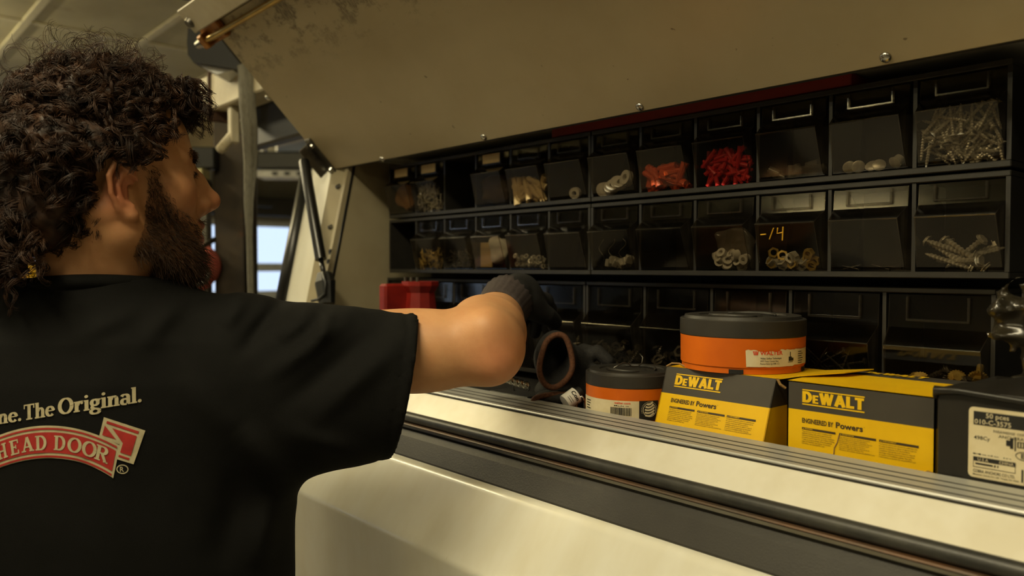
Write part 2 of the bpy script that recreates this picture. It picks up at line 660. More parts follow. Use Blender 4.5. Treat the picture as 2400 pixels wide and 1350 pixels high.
def block_word(word, h, lower=()):
    """heavy sans capitals drawn with butt strokes; letters in lower are smaller"""
    T = 0.29
    G = {
        'D': ([(rect(0, 0, T, 1)), stroke(np.concatenate([[(0.1, 1 - T * .4)], arc(0.34, 0.5, 0.30, 0.5 - T * .4, 90, -90, 18), [(0.1, T * .4)]]), T, T * .8)], 0.80),
        'E': ([rect(0, 0, T, 1), rect(0, 0, .62, .2), rect(0, .8, .62, 1), rect(0, .4, .56, .6)], 0.68),
        'W': ([stroke([(0.13, 1), (0.36, 0)], T, T), stroke([(0.36, 0), (0.56, 1)], T * .8, T), stroke([(0.56, 1), (0.78, 0)], T, T), stroke([(0.78, 0), (1.0, 1)], T * .8, T)], 1.14),
        'A': ([stroke([(0.12, 0), (0.42, 1)], T, T), stroke([(0.42, 1), (0.72, 0)], T, T), rect(.2, .2, .64, .38)], 0.86),
        'L': ([rect(0, 0, T, 1), rect(0, 0, .60, .22)], 0.62),
        'T': ([rect(.2, 0, .2 + T, 1), rect(0, .78, .66, 1)], 0.68),
    }
    out, x = [], 0.0
    for i, ch in enumerate(word):
        ps, adv = G[ch]
        s = 0.74 if i in lower else 1.0
        for V, F in ps:
            out.append((np.asarray(V) * s + np.array([x, 0]), F))
        x += (adv + 0.02) * s
    V, F = join2(out)
    return V / 1.0 * h, F, x * h


def on_plane(parts, o, ex, ey, off=0.0, wob=None):
    """2D meshes laid on the plane o + x ex + y ey, lifted by off along the normal; -> MB"""
    o, ex, ey = Vector(o), Vector(ex), Vector(ey)
    n = ex.cross(ey).normalized()
    mb = MB()
    for V, F in parts:
        if len(F) < 90:          # drawn letters: strokes cross, so give each piece a hair of its own height
            for q, f in enumerate(F):
                mb.add([o + ex * float(V[i][0]) + ey * float(V[i][1]) + n * (off + 4e-6 * q) for i in f], [tuple(range(len(f)))])
        else:
            mb.add([o + ex * float(x) + ey * float(y) + n * off for x, y in V], F)
    return mb

# ------------------------------------------------------------------ materials
M = {}
M['ceiling'] = mat('painted_ceiling_board', (178, 172, 140), 0.7, col2=(160, 152, 118), scale=1.2, grime=((120, 108, 76), 3.0, 0.6, 0.8))
M['batten'] = mat('pale_ceiling_batten', (205, 198, 165), 0.6)
M['wall'] = mat('shop_wall_paint', (150, 145, 130), 0.7, col2=(136, 130, 114), scale=2)
M['wall_dark'] = mat('dark_header_paint', (62, 58, 50), 0.6)
M['floor'] = mat('shop_concrete', (125, 118, 105), 0.55, col2=(95, 88, 78), scale=3, bump=0.2, bscale=60)
M['soffit'] = mat('cream_soffit_paint', (205, 190, 150), 0.6, col2=(190, 172, 130), scale=2)
M['frame_white'] = mat('white_window_frame', (225, 228, 228), 0.45)
M['door_panel'] = mat('pale_door_panel', (200, 205, 205), 0.5)
M['pane'] = clear_mat('window_glass', (250, 252, 255), 0.02)
M['white_paint'] = mat('white_body_paint', (218, 217, 206), 0.34, col2=(208, 204, 186), scale=6, lo=0.35, hi=0.75, spec=0.4, coat=0.3, stretch=(2.5, 1, 1), grime=((150, 132, 92), 30.0, 0.70, 0.80))
M['white_band'] = mat('dirty_white_sill_paint', (214, 211, 198), 0.3, col2=(200, 194, 174), scale=9, coat=0.15, grime=((120, 96, 52), 38.0, 0.70, 0.78))
M['alu'] = mat('worn_aluminium', (172, 172, 166), 0.36, 0.3, col2=(162, 161, 155), scale=12, stretch=(0.15, 6, 6), bump=0.08, bscale=300, grime=((70, 66, 58), 60.0, 0.68, 0.76))
M['groove'] = mat('dark_groove_fill', (38, 35, 30), 0.8)
M['rubber'] = mat('black_rubber_tube', (40, 40, 38), 0.42, col2=(56, 55, 50), scale=30, bump=0.1, bscale=400)
M['trim'] = mat('charcoal_plastic_trim', (48, 46, 42), 0.5, col2=(42, 40, 37), scale=14, bump=0.15, bscale=500)
M['recess'] = mat('black_recess', (14, 13, 12), 0.7)
M['brown'] = mat('rusty_brown_strip', (74, 62, 50), 0.5, 0.3, col2=(88, 62, 40), scale=40, stretch=(0.3, 1, 1), bump=0.3)
M['inner'] = mat('beige_compartment_liner', (150, 140, 112), 0.6, col2=(136, 124, 96), scale=5, grime=((80, 66, 44), 24.0, 0.66, 0.78))
M['dark_board'] = mat('black_back_board', (22, 20, 18), 0.6)
M['seal'] = mat('black_corner_seal', (22, 22, 21), 0.35)
M['strut'] = mat('black_strut_body', (14, 14, 14), 0.3, spec=0.6)
M['chrome'] = mat('bright_zinc', (190, 188, 180), 0.22, 1.0)
M['steel'] = mat('dull_steel', (128, 126, 118), 0.38, 1.0, col2=(100, 96, 88), scale=40)
M['brass'] = mat('brassy_rod', (196, 166, 92), 0.3, 0.9, col2=(170, 136, 66), scale=30, stretch=(0.3, 2, 2))
M['amber'] = mat('amber_latch_block', (176, 116, 38), 0.35, 0.4, col2=(128, 76, 22), scale=30)
M['column'] = mat('greasy_steel_column', (66, 56, 44), 0.6, 0.4, col2=(48, 42, 36), scale=7, grime=((96, 58, 28), 12.0, 0.62, 0.74))
M['strap'] = mat('grey_webbing', (112, 108, 94), 0.8, col2=(86, 82, 70), scale=60, stretch=(8, 8, 1))
M['rack_white'] = mat('chipped_white_rack_paint', (196, 188, 164), 0.5, col2=(176, 164, 134), scale=9, grime=((86, 50, 26), 18.0, 0.62, 0.70))
M['rust'] = mat('rust_brown', (86, 58, 36), 0.8, 0.2, col2=(60, 40, 28), scale=30, bump=0.3)
M['black_plastic'] = mat('black_plastic', (26, 27, 26), 0.4)
M['yellow_post'] = mat('yellow_safety_paint', (225, 180, 20), 0.5, col2=(200, 150, 10), scale=8)
M['orange_lamp'] = mat('orange_marker', (225, 90, 30), 0.4)
M['pink'] = mat('pinkish_red_rag', (190, 96, 80), 0.9, col2=(160, 70, 60), scale=20)
M['cream'] = mat('cream_plastic', (196, 188, 140), 0.5)
M['tube_housing'] = mat('white_lamp_housing', (215, 213, 205), 0.5)


def lid_material():
    m, nt, p = node_mat('brushed_lid_sheet')
    p.inputs['Roughness'].default_value = 0.27
    p.inputs['Metallic'].default_value = 0.25
    n = tex_noise(nt, 3.0, 5)
    base = ramp(nt, n.outputs['Fac'], 0.35, 0.7, lin((184, 172, 142)), lin((170, 156, 124))).outputs['Color']
    # scuffed grime: streaky dark smudges that sit on the outer part of the sheet (object y is the distance from the hinge)
    tc = nt.nodes.new('ShaderNodeTexCoord')
    sep = nt.nodes.new('ShaderNodeSeparateXYZ')
    nt.links.new(tc.outputs['Object'], sep.inputs[0])
    n1 = tex_noise(nt, 13.0, 8, 0.72, stretch=(1.0, 1.7, 1))
    f1 = ramp(nt, n1.outputs['Fac'], 0.50, 0.57, (0, 0, 0, 1), (1, 1, 1, 1)).outputs['Color']
    nf = tex_noise(nt, 120.0, 4, 0.7, stretch=(3.0, 0.6, 1))
    f2 = ramp(nt, nf.outputs['Fac'], 0.36, 0.56, (0, 0, 0, 1), (1, 1, 1, 1)).outputs['Color']
    mr = nt.nodes.new('ShaderNodeMapRange')
    mr.inputs['From Min'].default_value = 0.215
    mr.inputs['From Max'].default_value = 0.30
    nt.links.new(sep.outputs['Y'], mr.inputs['Value'])
    mx = nt.nodes.new('ShaderNodeMath'); mx.operation = 'MULTIPLY'
    nt.links.new(f1, mx.inputs[0]); nt.links.new(f2, mx.inputs[1])
    mx2 = nt.nodes.new('ShaderNodeMath'); mx2.operation = 'MULTIPLY'
    nt.links.new(mx.outputs[0], mx2.inputs[0]); nt.links.new(mr.outputs[0], mx2.inputs[1])
    # a few stray specks everywhere
    n3 = tex_noise(nt, 60.0, 2, 0.5)
    f3 = ramp(nt, n3.outputs['Fac'], 0.735, 0.76, (0, 0, 0, 1), (0.8, 0.8, 0.8, 1)).outputs['Color']
    mx3 = nt.nodes.new('ShaderNodeMath'); mx3.operation = 'MAXIMUM'
    nt.links.new(mx2.outputs[0], mx3.inputs[0]); nt.links.new(f3, mx3.inputs[1])
    mx4 = nt.nodes.new('ShaderNodeMath'); mx4.operation = 'MULTIPLY'; mx4.inputs[1].default_value = 0.8
    nt.links.new(mx3.outputs[0], mx4.inputs[0])
    out = mixc(nt, mx4.outputs[0], base, lin((66, 54, 34)))
    nt.links.new(out, p.inputs['Base Color'])
    nr = tex_noise(nt, 90.0, 3, 0.6, stretch=(0.04, 4, 1))
    rr = ramp(nt, nr.outputs['Fac'], 0.3, 0.7, (0.30, 0.30, 0.30, 1), (0.42, 0.42, 0.42, 1))
    nt.links.new(rr.outputs['Color'], p.inputs['Roughness'])
    return m


M['lid'] = lid_material()

# ------------------------------------------------------------------ the shop: floor, ceiling, walls, door with windows
FLOOR = -CAM_H
X0, X1, Y0, Y1 = -13.0, 4.0, -11.0, 7.8


def struct(name, mb, m, parent=None, **k):
    o = mb.build(name, m, parent, **k)
    if parent is None:
        o['kind'] = 'structure'
    return o


struct('floor', MB().box((X0 - .2, Y0 - .2, FLOOR - 0.1), (X1 + .2, Y1 + .2, FLOOR)), M['floor'])
ceil_o = struct('ceiling', MB().box((X0 - .2, Y0 - .2, CEIL), (X1 + .2, Y1 + .2, CEIL + 0.1)), M['ceiling'])
for yb in np.arange(1.12 - 0.76 * 15, 7.5, 0.76):
    MB().box((X0, yb - 0.028, CEIL - 0.014), (X1, yb + 0.028, CEIL + 0.002), 0.004).build('batten', M['batten'], ceil_o)
for k, xb in enumerate(np.arange(-12.5, 4, 3.05)):
    MB().box((xb - 0.028, Y0, CEIL - 0.010), (xb + 0.028, Y1, CEIL + 0.002), 0.004).build('batten', M['batten'], ceil_o)
struct('wall_right', MB().box((X1, Y0, FLOOR), (X1 + 0.2, Y1, CEIL)), M['wall'])
struct('wall_back', MB().box((X0, Y1, FLOOR), (X1, Y1 + 0.2, CEIL)), M['wall'])
struct('wall_front', MB().box((X0, Y0 - 0.2, FLOOR), (X1, Y0, CEIL)), M['wall'])
struct('trim_1', MB().box((X0, 3.15, 1.18), (X1, 3.45, CEIL), 0.01), M['soffit'])
# far wall with one wide door opening and one tall bay opening
DY0, DY1, DZ1 = 0.75, 7.2, 0.77
BY0, BY1, BZ1 = -10.4, -6.6, 1.3
wl = MB()
wl.box((X0 - 0.2, Y0, FLOOR), (X0, BY0, CEIL))
wl.box((X0 - 0.2, BY0, BZ1), (X0, BY1, CEIL))
wl.box((X0 - 0.2, BY1, FLOOR), (X0, DY0, CEIL))
wl.box((X0 - 0.2, DY0, DZ1), (X0, DY1, CEIL))
wl.box((X0 - 0.2, DY1, FLOOR), (X0, Y1, CEIL))
struct('wall_left', wl, M['wall'])
struct('trim_2', MB().box((X0, 0.2, 0.85), (X0 + 0.3, 7.6, 1.16), 0.01).box((X0 + .29, 5.4, .98), (X0 + .5, 5.7, 1.06), .01), M['wall_dark'])


def section_door(name, ya, yb, ztop, rows, npan):
    """sectional door: white rails, window panes in the rows given as (z0, z1)"""
    d = struct(name, MB().box((X0 - 0.06, ya, FLOOR), (X0 - 0.01, yb, min(r[0] for r in rows) - 0.10)), M['door_panel'])
    zs = sorted([r for r in rows])
    w = (yb - ya) / npan
    edges = [zs[0][0] - 0.10]
    for z0, z1 in zs:
        MB().box((X0 - 0.06, ya, edges[-1]), (X0, yb, z0), 0.004).build('rail', M['frame_white'], d)
        edges.append(z1)
        for k in range(npan + 1):
            yc = ya + k * w
            MB().box((X0 - 0.06, max(ya, yc - 0.05), z0), (X0, min(yb, yc + 0.05), z1), 0.004).build('stile', M['frame_white'], d)
        for k in range(npan):
            MB().box((X0 - 0.04, ya + k * w + 0.05, z0), (X0 - 0.034, ya + (k + 1) * w - 0.05, z1)).build('pane', M['pane'], d)
    MB().box((X0 - 0.06, ya, edges[-1]), (X0, yb, ztop), 0.004).build('rail', M['frame_white'], d)
    return d


section_door('door_1', DY0, DY1, DZ1, [(-0.41, -0.08), (0.06, 0.68)], 7)
section_door('door_2', BY0, BY1, BZ1, [(-1.2, -0.5), (-0.4, 0.35), (0.45, 1.2)], 3)

# tube fixtures on the ceiling
for i, (lx, ly, pw) in enumerate(FIXTURES):
    t = thing('ceiling_lamp', ['white tube lamp on the ceiling above the parts compartment', 'white tube lamp on the ceiling at the tail of the truck', 'white tube lamp on the ceiling behind the curly haired man',
                               'white ceiling tube lamp towards the windowed door', 'white ceiling tube lamp beside the cream soffit', 'white ceiling tube lamp near the rear wall corner', 'white ceiling tube lamp before the tall bay door'][i], 'lamp', (lx, ly, LAMP_Z))
    for sg in (-1, 1):
        MB().prism([(ly + sg * 0.16, LAMP_Z), (ly + sg * 0.085, LAMP_Z + 0.10), (ly + sg * 0.080, LAMP_Z + 0.10), (ly + sg * 0.155, LAMP_Z)], lx - 0.66, lx + 0.66).build('reflector', M['tube_housing'], t)
        MB().tube([(lx + sg * 0.5, ly, LAMP_Z + 0.12), (lx + sg * 0.5, ly, CEIL)], 0.004, 6).build('hanger_wire', M['steel'], t)
    MB().box((lx - 0.66, ly - 0.03, LAMP_Z + 0.07), (lx + 0.66, ly + 0.03, LAMP_Z + 0.12), 0.004).build('spine', M['tube_housing'], t)

# ------------------------------------------------------------------ background things behind the man
t = thing('steel_column', 'greasy brown steel column standing behind the man\'s face', 'column', cw(535, 900, 3.0) * 1.0)
c0 = rfu(-1.06, 3.0, 0)
t.location = (c0.x, c0.y, FLOOR)
ca, cb_ = RGT, FWD


def oriented(lo, hi, org, bev=0.0):
    mb = MB().box(lo, hi, bev)
    return mb.xf(Matrix.Translation(org) @ Matrix.Rotation(YAW, 4, 'Z'))


oriented((-0.055, -0.012, FLOOR), (0.055, 0.0, 0.62), c0, 0.002).build('flange', M['column'], t)
oriented((-0.055, 0.14, FLOOR), (0.055, 0.152, 0.62), c0, 0.002).build('flange', M['column'], t)
oriented((-0.006, 0.0, FLOOR), (0.006, 0.14, 0.62), c0).build('web', M['column'], t)
oriented((-0.11, -0.03, FLOOR), (-0.075, 0.02, 0.40), c0, 0.004).build('conduit', M['steel'], t)
oriented((-0.12, -0.07, 0.36), (-0.03, -0.012, 0.44), c0, 0.006).build('mount', M['black_plastic'], t)
oriented((-0.16, -0.16, FLOOR), (0.16, 0.30, FLOOR + 0.02), c0, 0.004).build('base_plate', M['column'], t)
mb = MB().box((-0.10, -0.11, 0.245), (-0.06, -0.03, 0.355), 0.004)
mb.xf(Matrix.Translation(c0) @ Matrix.Rotation(YAW, 4, 'Z')).build('reel_bracket', M['cream'], t)
mb = MB().tube([(-0.105, -0.03, 0.30), (-0.105, -0.10, 0.30)], 0.05, 24).tube([(-0.105, -0.10, 0.30), (-0.105, -0.115, 0.30)], [0.045, 0.03], 24)
mb.xf(Matrix.Translation(c0) @ Matrix.Rotation(YAW, 4, 'Z')).build('reel_drum', M['black_plastic'], t, smooth=True, auto=35)

# hook ring on the column and the rag behind it
rp = cw(463, 642, 2.86)
t = thing('steel_hook', 'dark steel ring hook hanging just below the man\'s beard', 'hook', rp)
pts = [rp + RGT * (0.038 * math.cos(q)) + Vector((0, 0, 0.038 * math.sin(q))) for q in np.linspace(math.radians(100), math.radians(420), 28)]
MB().tube(pts, 0.0095, 8).build('ring', M['steel'], t, smooth=True)
top = rp + Vector((0, 0, 0.037))
MB().tube([pts[0], top + Vector((0, 0, .05)), rfu(-1.10, 2.95, top.z + 0.09)], 0.010, 8).build('shank', M['steel'], t, smooth=True)
V, F = surface_nets(lambda X, Y, Z: d_ell(X, Y, Z, (0, 0, 0), (0.13, 0.07, 0.10)) + 0.012 * wave_noise(X, Y, Z, 40, 3), (-.17, -.11, -.14), (.17, .11, .14), 0.008)
o = mesh_obj('rag', V, F, M['pink'], None, True)
rb = cw(462, 690, 2.99)
o.location = rb
tag(o, 'pinkish red cloth rag bunched against the steel column', 'rag')
# yellow post, orange marker, workbench bits at the far left
yp = rfu(-3.03, 5.0, 0)
t = thing('yellow_post', 'yellow painted safety post behind the man\'s neck', 'post', (yp.x, yp.y, FLOOR))
oriented((-0.055, -0.05, FLOOR), (0.055, 0.05, 0.02), yp, 0.012).build('post_body', M['yellow_post'], t)
oriented((-0.08, -0.075, FLOOR), (0.08, 0.075, FLOOR + 0.02), yp, 0.004).build('foot_plate', M['yellow_post'], t)
oriented((-0.005, -0.056, -1.2), (0.005, -0.048, 0.0), yp).build('rib', M['yellow_post'], t)
oriented((-0.05, -0.045, 0.02), (0.05, 0.045, 0.035), yp, 0.005).build('cap', M['black_plastic'], t)
bp = rfu(-3.7, 6.0, 0)
t = thing('workbench', 'cluttered white topped workbench under the far windows', 'workbench', (bp.x, bp.y, FLOOR))
oriented((-0.6, -0.3, -0.25), (0.5, 0.3, -0.20), bp, 0.004).build('bench_top', M['frame_white'], t)
for sx in (-0.55, 0.45):
    for sy in (-0.25, 0.25):
        oriented((sx - .03, sy - .03, FLOOR), (sx + .03, sy + .03, -0.25), bp).build('leg', M['steel'], t)
tag(oriented((-0.25, -0.15, -0.20), (0.10, 0.10, -0.12), bp, 0.01).build('toolbox', M['black_plastic']), 'low black toolbox on the white workbench behind the man', 'toolbox')
t = thing('orange_marker', 'small orange marker lamp on a stalk at the far workbench', 'lamp', bp + RGT * (-0.10) + FWD * 0.2 + Vector((0, 0, -0.2)))
MB().cyl(bp + RGT * (-0.10) + FWD * .2 + Vector((0, 0, -0.2)), bp + RGT * (-0.10) + FWD * .2 + Vector((0, 0, 0.03)), 0.012, 8).build('stalk', M['black_plastic'], t)
oriented((-0.18, 0.16, 0.03), (-0.03, 0.24, 0.085), bp, 0.01).build('lens', M['orange_lamp'], t)

# black fixture hung on two grey posts
fp = rfu(-1.72, 6.0, 0)
t = thing('hanging_fixture', 'long black shop fixture hung from two short grey posts', 'fixture', (fp.x, fp.y, 0.70))
oriented((-0.19, -0.12, 0.72), (0.5, 0.12, 0.85), fp, 0.012).build('casing', M['black_plastic'], t)
oriented((-0.17, -0.10, 0.66), (0.48, 0.10, 0.715), fp, 0.006).build('tray', M['frame_white'], t)
for k in range(6):
    oriented((-0.05 + 0.09 * k, -0.105, 0.675), (-0.01 + 0.09 * k, -0.099, 0.70), fp).build('slot', M['black_plastic'], t)
oriented((-0.22, -0.05, 0.78), (-0.15, 0.0, CEIL), fp, 0.004).build('hanger_post', M['steel'], t)
oriented((-0.10, -0.05, 0.82), (-0.04, 0.0, CEIL), fp, 0.004).build('hanger_post', M['steel'], t)

# ------------------------------------------------------------------ the service truck
TX0, TX1 = -1.74, 0.95
truck = thing('service_truck', 'white service truck with its side compartment lid propped open', 'truck', (-0.4, 1.6, FLOOR))
LOWER = [(0.664, -0.2885), (0.660, -0.2900), (0.6565, -0.2930), (0.654, -0.297), (0.602, -0.3715), (0.600, -0.376), (0.6000, -0.381), (0.603, -0.40), (0.618, -0.72), (0.66, -1.15), (0.70, -1.15), (0.70, -0.2885)]
MB().prism(LOWER, TX0, TX1, True, 8).build('side_panel', M['white_paint'], truck, smooth=True, auto=40)
BAND = [(0.7205, -0.1985), (0.7185, -0.2005), (0.6945, -0.2270), (0.6945, -0.2600), (0.730, -0.2600), (0.730, -0.1985)]
MB().prism(BAND, TX0, TX1).build('sill_band', M['white_band'], truck)
# aluminium sill extrusion with three grooves
prof = [(0.768, -0.2140), (0.768, -0.1895), (0.7655, -0.1885)]
ys = [0.7625, 0.753, 0.7505, 0.742, 0.7395, 0.729, 0.7265, 0.7205]
for k, y in enumerate(ys):
    z = -0.1885 - (0.768 - y) * 0.125
    prof += [(y, z)]
    if k in (1, 3, 5):
        prof += [(y - 0.0003, z - 0.0022), (ys[k + 1] + 0.0003, -0.1885 - (0.768 - ys[k + 1]) * 0.125 - 0.0022)]
prof += [(0.7195, -0.1960), (0.7195, -0.1985), (0.7215, -0.1985), (0.7215, -0.2140)]
MB().prism(prof, TX0, TX1).build('aluminium_sill', M['alu'], truck)
for y_ in (0.75175, 0.74075, 0.72775):
    z_ = -0.1885 - (0.768 - y_) * 0.125
    MB().prism([(y_ - 0.0015, z_ - 0.0026), (y_ + 0.0015, z_ - 0.0026), (y_ + 0.0015, z_ + 0.0001), (y_ - 0.0015, z_ + 0.0001)], TX0, TX1).build('sill_groove', M['groove'], truck)  # dark strips fill the grooves, drawing them as dark lines
MB().prism([(0.7212, -0.1992), (0.7190, -0.1992), (0.7190, -0.1972), (0.7212, -0.1972)], TX0, TX1).build('sill_gap', M['groove'], truck)
MB().tube([(TX0, 0.6900, -0.2335), (TX1, 0.6900, -0.2335)], 0.0078, 20).build('rubber_rail', M['rubber'], truck, smooth=True, auto=40)
MB().prism([(0.6850, -0.2415), (0.6820, -0.2420), (0.6808, -0.2435), (0.6820, -0.2450), (0.6960, -0.2450), (0.6960, -0.2415)], TX0, TX1).build('brown_strip', M['brown'], truck)
MB().prism([(0.6950, -0.2450), (0.6950, -0.2885), (0.71, -0.2885), (0.71, -0.2450)], TX0, TX1).build('recess', M['recess'], truck)
MB().prism([(0.6945, -0.2530), (0.6880, -0.2540), (0.6800, -0.2610), (0.6675, -0.2860), (0.6675, -0.2885), (0.6945, -0.2885)], TX0, TX1).build('black_trim', M['trim'], truck)
# compartment shell
LX = -1.532
MB().box((-1.62, 0.735, -0.2135), (TX1, 1.12, -0.2035)).build('compartment_floor', M['dark_board'], truck)
MB().box((LX, 1.085, -0.2035), (TX1, 1.115, 0.26)).build('compartment_back', M['dark_board'], truck)
MB().box((-1.70, 0.875, 0.236), (TX1, 2.5, 0.262)).build('roof_skin', M['white_paint'], truck)
MB().slab([(LX, 0.872, 0.232), (LX, 1.086, 0.232), (LX, 1.086, -0.204), (LX, 0.772, -0.204)], (-0.012, 0, 0)).build('compartment_end', M['inner'], truck)
MB().box((0.62, 0.78, -0.2035), (0.64, 1.086, 0.236)).build('compartment_end', M['dark_board'], truck)
MB().box((-1.70, 0.96, -1.15), (TX1, 2.5, -0.2135)).build('truck_bed', M['recess'], truck)
MB().box((-1.70, 0.96, -0.2135), (-1.66, 2.5, 0.236)).build('truck_end', M['white_paint'], truck)
for wx in (-1.2, 0.5):
    for wy in (0.9, 2.25):
        w_ = MB().tube([(wx, wy, FLOOR + 0.36), (wx, wy + 0.22, FLOOR + 0.36)], 0.36, 36).build('wheel', M['rubber'], truck, smooth=True, auto=40)
        MB().tube([(wx, wy - 0.004, FLOOR + 0.36), (wx, wy + 0.01, FLOOR + 0.36)], 0.2, 24).build('rim', M['steel'], w_)


# white pillar at the left of the opening (leans in towards the top)
def pil(x, s):      # s 0 at the top, 1 at the sill
    return (x, 0.862 + (0.770 - 0.862) * s, 0.226 + (-0.198 - 0.226) * s)


MB().slab([pil(-1.700, 0), pil(-1.590, 0), pil(-1.590, 1), pil(-1.700, 1)], (0, 0.05, 0.01)).build('pillar', M['white_paint'], truck)
fl = [pil(-1.590, 0), pil(-1.540, 0), pil(-1.540, 1), pil(-1.590, 1)]
fl = [(x, y + (0.0 if k in (0, 3) else 0.018), z) for k, (x, y, z) in enumerate(fl)]
flange = MB().slab(fl, (0, 0.05, 0.01)).build('pillar_flange', M['inner'], truck)
for s in (0.12, 0.33, 0.62, 0.84):
    x, y, z = pil(-1.562, s)
    MB().tube([(x, y + 0.012, z), (x, y + 0.004, z - 0.0015)], [0.0065, 0.004], 12).build('screw', M['steel'], flange)
s0, s1 = pil(-1.540, 0.0), pil(-1.540, 1)
MB().tube([(-1.536, s0[1] + 0.022, s0[2]), (-1.536, s1[1] + 0.022, s1[2])], 0.0055, 10).build('opening_seal', M['seal'], truck, smooth=True)
for s in (0.47, 0.52, 0.78):
    x, y, z = pil(-1.538, s)
    MB().box((x - 0.006, y + 0.006, z - 0.011), (x + 0.006, y + 0.026, z + 0.011), 0.002).build('seal_clip', M['seal'], truck)
a, b = pil(-1.705, -0.02), pil(-1.705, 1.03)
MB().tube([a, b], 0.017, 14).build('corner_seal', M['seal'], truck, smooth=True)
MB().tube([(a[0] - 0.02, a[1] + 0.012, a[2]), (b[0] - 0.02, b[1] + 0.012, b[2])], 0.009, 10).build('corner_bead', M['trim'], truck, smooth=True)

# lid: sheet hinged at the top of the opening, swung up 45 degrees; object y runs from the hinge outwards
HY, HZ = 0.862, 0.214
LD = Vector((0, -0.697, 0.717)).normalized()
LN = Vector((0, -0.717, -0.697)).normalized()      # underside normal
LXA, LXB, LL = -1.605, 0.90, 0.375
lid = MB().box((LXA, 0, -0.018), (LXB, LL, 0), 0.0015).build('lid', M['lid'], truck, origin=(0, 0, 0))
Mx = Matrix((Vector((1, 0, 0)), LD, LN)).transposed()
lid.rotation_euler = Mx.to_euler()
lid.location = Vector((0, HY, HZ)) - truck.location


def lidp(x, s, off=0.0):
    return Vector((x, HY, HZ)) + LD * s + LN * off


def lid_screw(u, v, s=None):
    d = cw(u, v, 1.0)
    t_ = (Vector((0, HY, HZ)).dot(LN)) / d.dot(LN)
    return d * t_


def lid_part(name, mb, m, **k):
    """mesh given in the lid's own frame (x along, y out from hinge, z up off the top; underside is z < 0)"""
    mb.v = [(x, y, -z) for x, y, z in mb.v]
    return mb.build(name, m, lid, origin=(0, 0, 0), **k)


def lid_local(p):
    q = p - Vector((0, HY, HZ))
    return q.x, q.dot(LD), -q.dot(LN)


for (u, v) in ((628, 229), (897, 373), (1134, 321), (1500, 250), (2076, 134)):
    x, s, _ = lid_local(lid_screw(u, v))
    mb = MB().lathe([(0.0062, 0.0), (0.0062, -0.0012), (0.0048, -0.003), (0.0025, -0.0036)], (x, s, 0), 18)
    so = lid_part('screw', mb, M['chrome'], smooth=True, auto=40)
    so.location = (0, 0, 0)
# hinge strip along the lower edge
hs = lid_part('hinge_strip', MB().box((LXA + 0.05, -0.004, 0.004), (LXB, 0.004, 0.010)), M['dark_board'])
hs.location = (0, 0, 0)
# outer flange, latch rod and latch block
for o_ in (lid_part('outer_flange', MB().box((LXA - 0.010, LL + 0.004, -0.034), (LXB, LL + 0.055, -0.026), 0.002).box((LXA - 0.010, LL + 0.004, -0.030), (LXB, LL + 0.008, 0.018), 0.001), M['rack_white']),
           lid_part('latch_rod', MB().tube([(LXA - 0.035, 0.357, -0.022), (LXB, 0.357, -0.022)], 0.0062, 12), M['brass'], smooth=True, auto=40),
           lid_part('latch_block', MB().box((LXA - 0.030, 0.342, -0.014), (LXA + 0.055, 0.390, -0.001), 0.003).box((LXA - 0.030, 0.342, -0.030), (LXA - 0.006, 0.372, -0.012), 0.003), M['amber']),
           lid_part('latch_tip', MB().tube([(LXA - 0.060, 0.357, -0.020), (LXA - 0.028, 0.357, -0.020)], [0.009, 0.011], 12), M['chrome'], smooth=True, auto=40),
           lid_part('flange_bolt', MB().tube([(LXA + 0.008, LL + 0.026, -0.034), (LXA + 0.008, LL + 0.026, -0.041)], [0.011, 0.008], 12), M['steel'], smooth=True, auto=40),
           lid_part('gasket', MB().tube([(LXA + 0.01, LL + 0.075, 0.0), (LXB, LL + 0.075, 0.0)], 0.020, 12), M['seal'], smooth=True, auto=40)):
    o_.location = (0, 0, 0)

# gas strut with its bracket
pt, pm, pe, pb = cy(712, 376, 0.80), cy(752, 608, 0.792), cy(760, 648, 0.790), cy(766, 690, 0.785)
strut = MB().tube([pt, pt + (pm - pt) * 0.02, pm], [0.010, 0.0118, 0.0118], 16).build('gas_strut', M['strut'], truck, smooth=True, auto=40)
MB().tube([pm, pe], 0.0052, 10).build('piston_rod', M['strut'], strut, smooth=True)
MB().tube([pe + Vector((0, 0, 0.006)), pe + (pb - pe) * 0.35, pb + Vector((0, 0, -0.02))], [0.016, 0.022, 0.017], 8).build('end_boot', M['black_plastic'], strut)
cordp = [pe + Vector((0.018, -.012, 0.01)), pe + Vector((0.034, -.015, -0.012)), pe + Vector((0.036, -.017, -0.034)), pe + Vector((0.018, -.022, -0.046)), pe + Vector((-0.008, -.024, -0.05))]
MB().tube(cordp, 0.0032, 8).build('tether', M['black_plastic'], strut, smooth=True)
q0, q1 = lid_local(lid_screw(700, 330)), lid_local(lid_screw(752, 392))
bx = LXA + 0.012
s_a, s_b = q0[1], q1[1]
for o_ in (lid_part('strut_bracket', MB().box((bx - .008, s_b - 0.02, -0.004), (bx + 0.016, s_a, -0.0005), 0.001).box((bx - 0.010, s_b - 0.01, -0.030), (bx - 0.007, s_a - 0.01, -0.001), 0.001), M['steel']),
           lid_part('bracket_bolt', MB().tube([(bx + 0.006, s_b - 0.008, -0.002), (bx + 0.006, s_b - 0.008, -0.010)], [0.008, 0.006], 12), M['chrome'], smooth=True, auto=40),
           lid_part('bracket_bolt', MB().tube([(bx + 0.006, s_a - 0.018, -0.002), (bx + 0.006, s_a - 0.018, -0.008)], [0.006, 0.004], 12), M['chrome'], smooth=True, auto=40)):
    o_.location = (0, 0, 0)

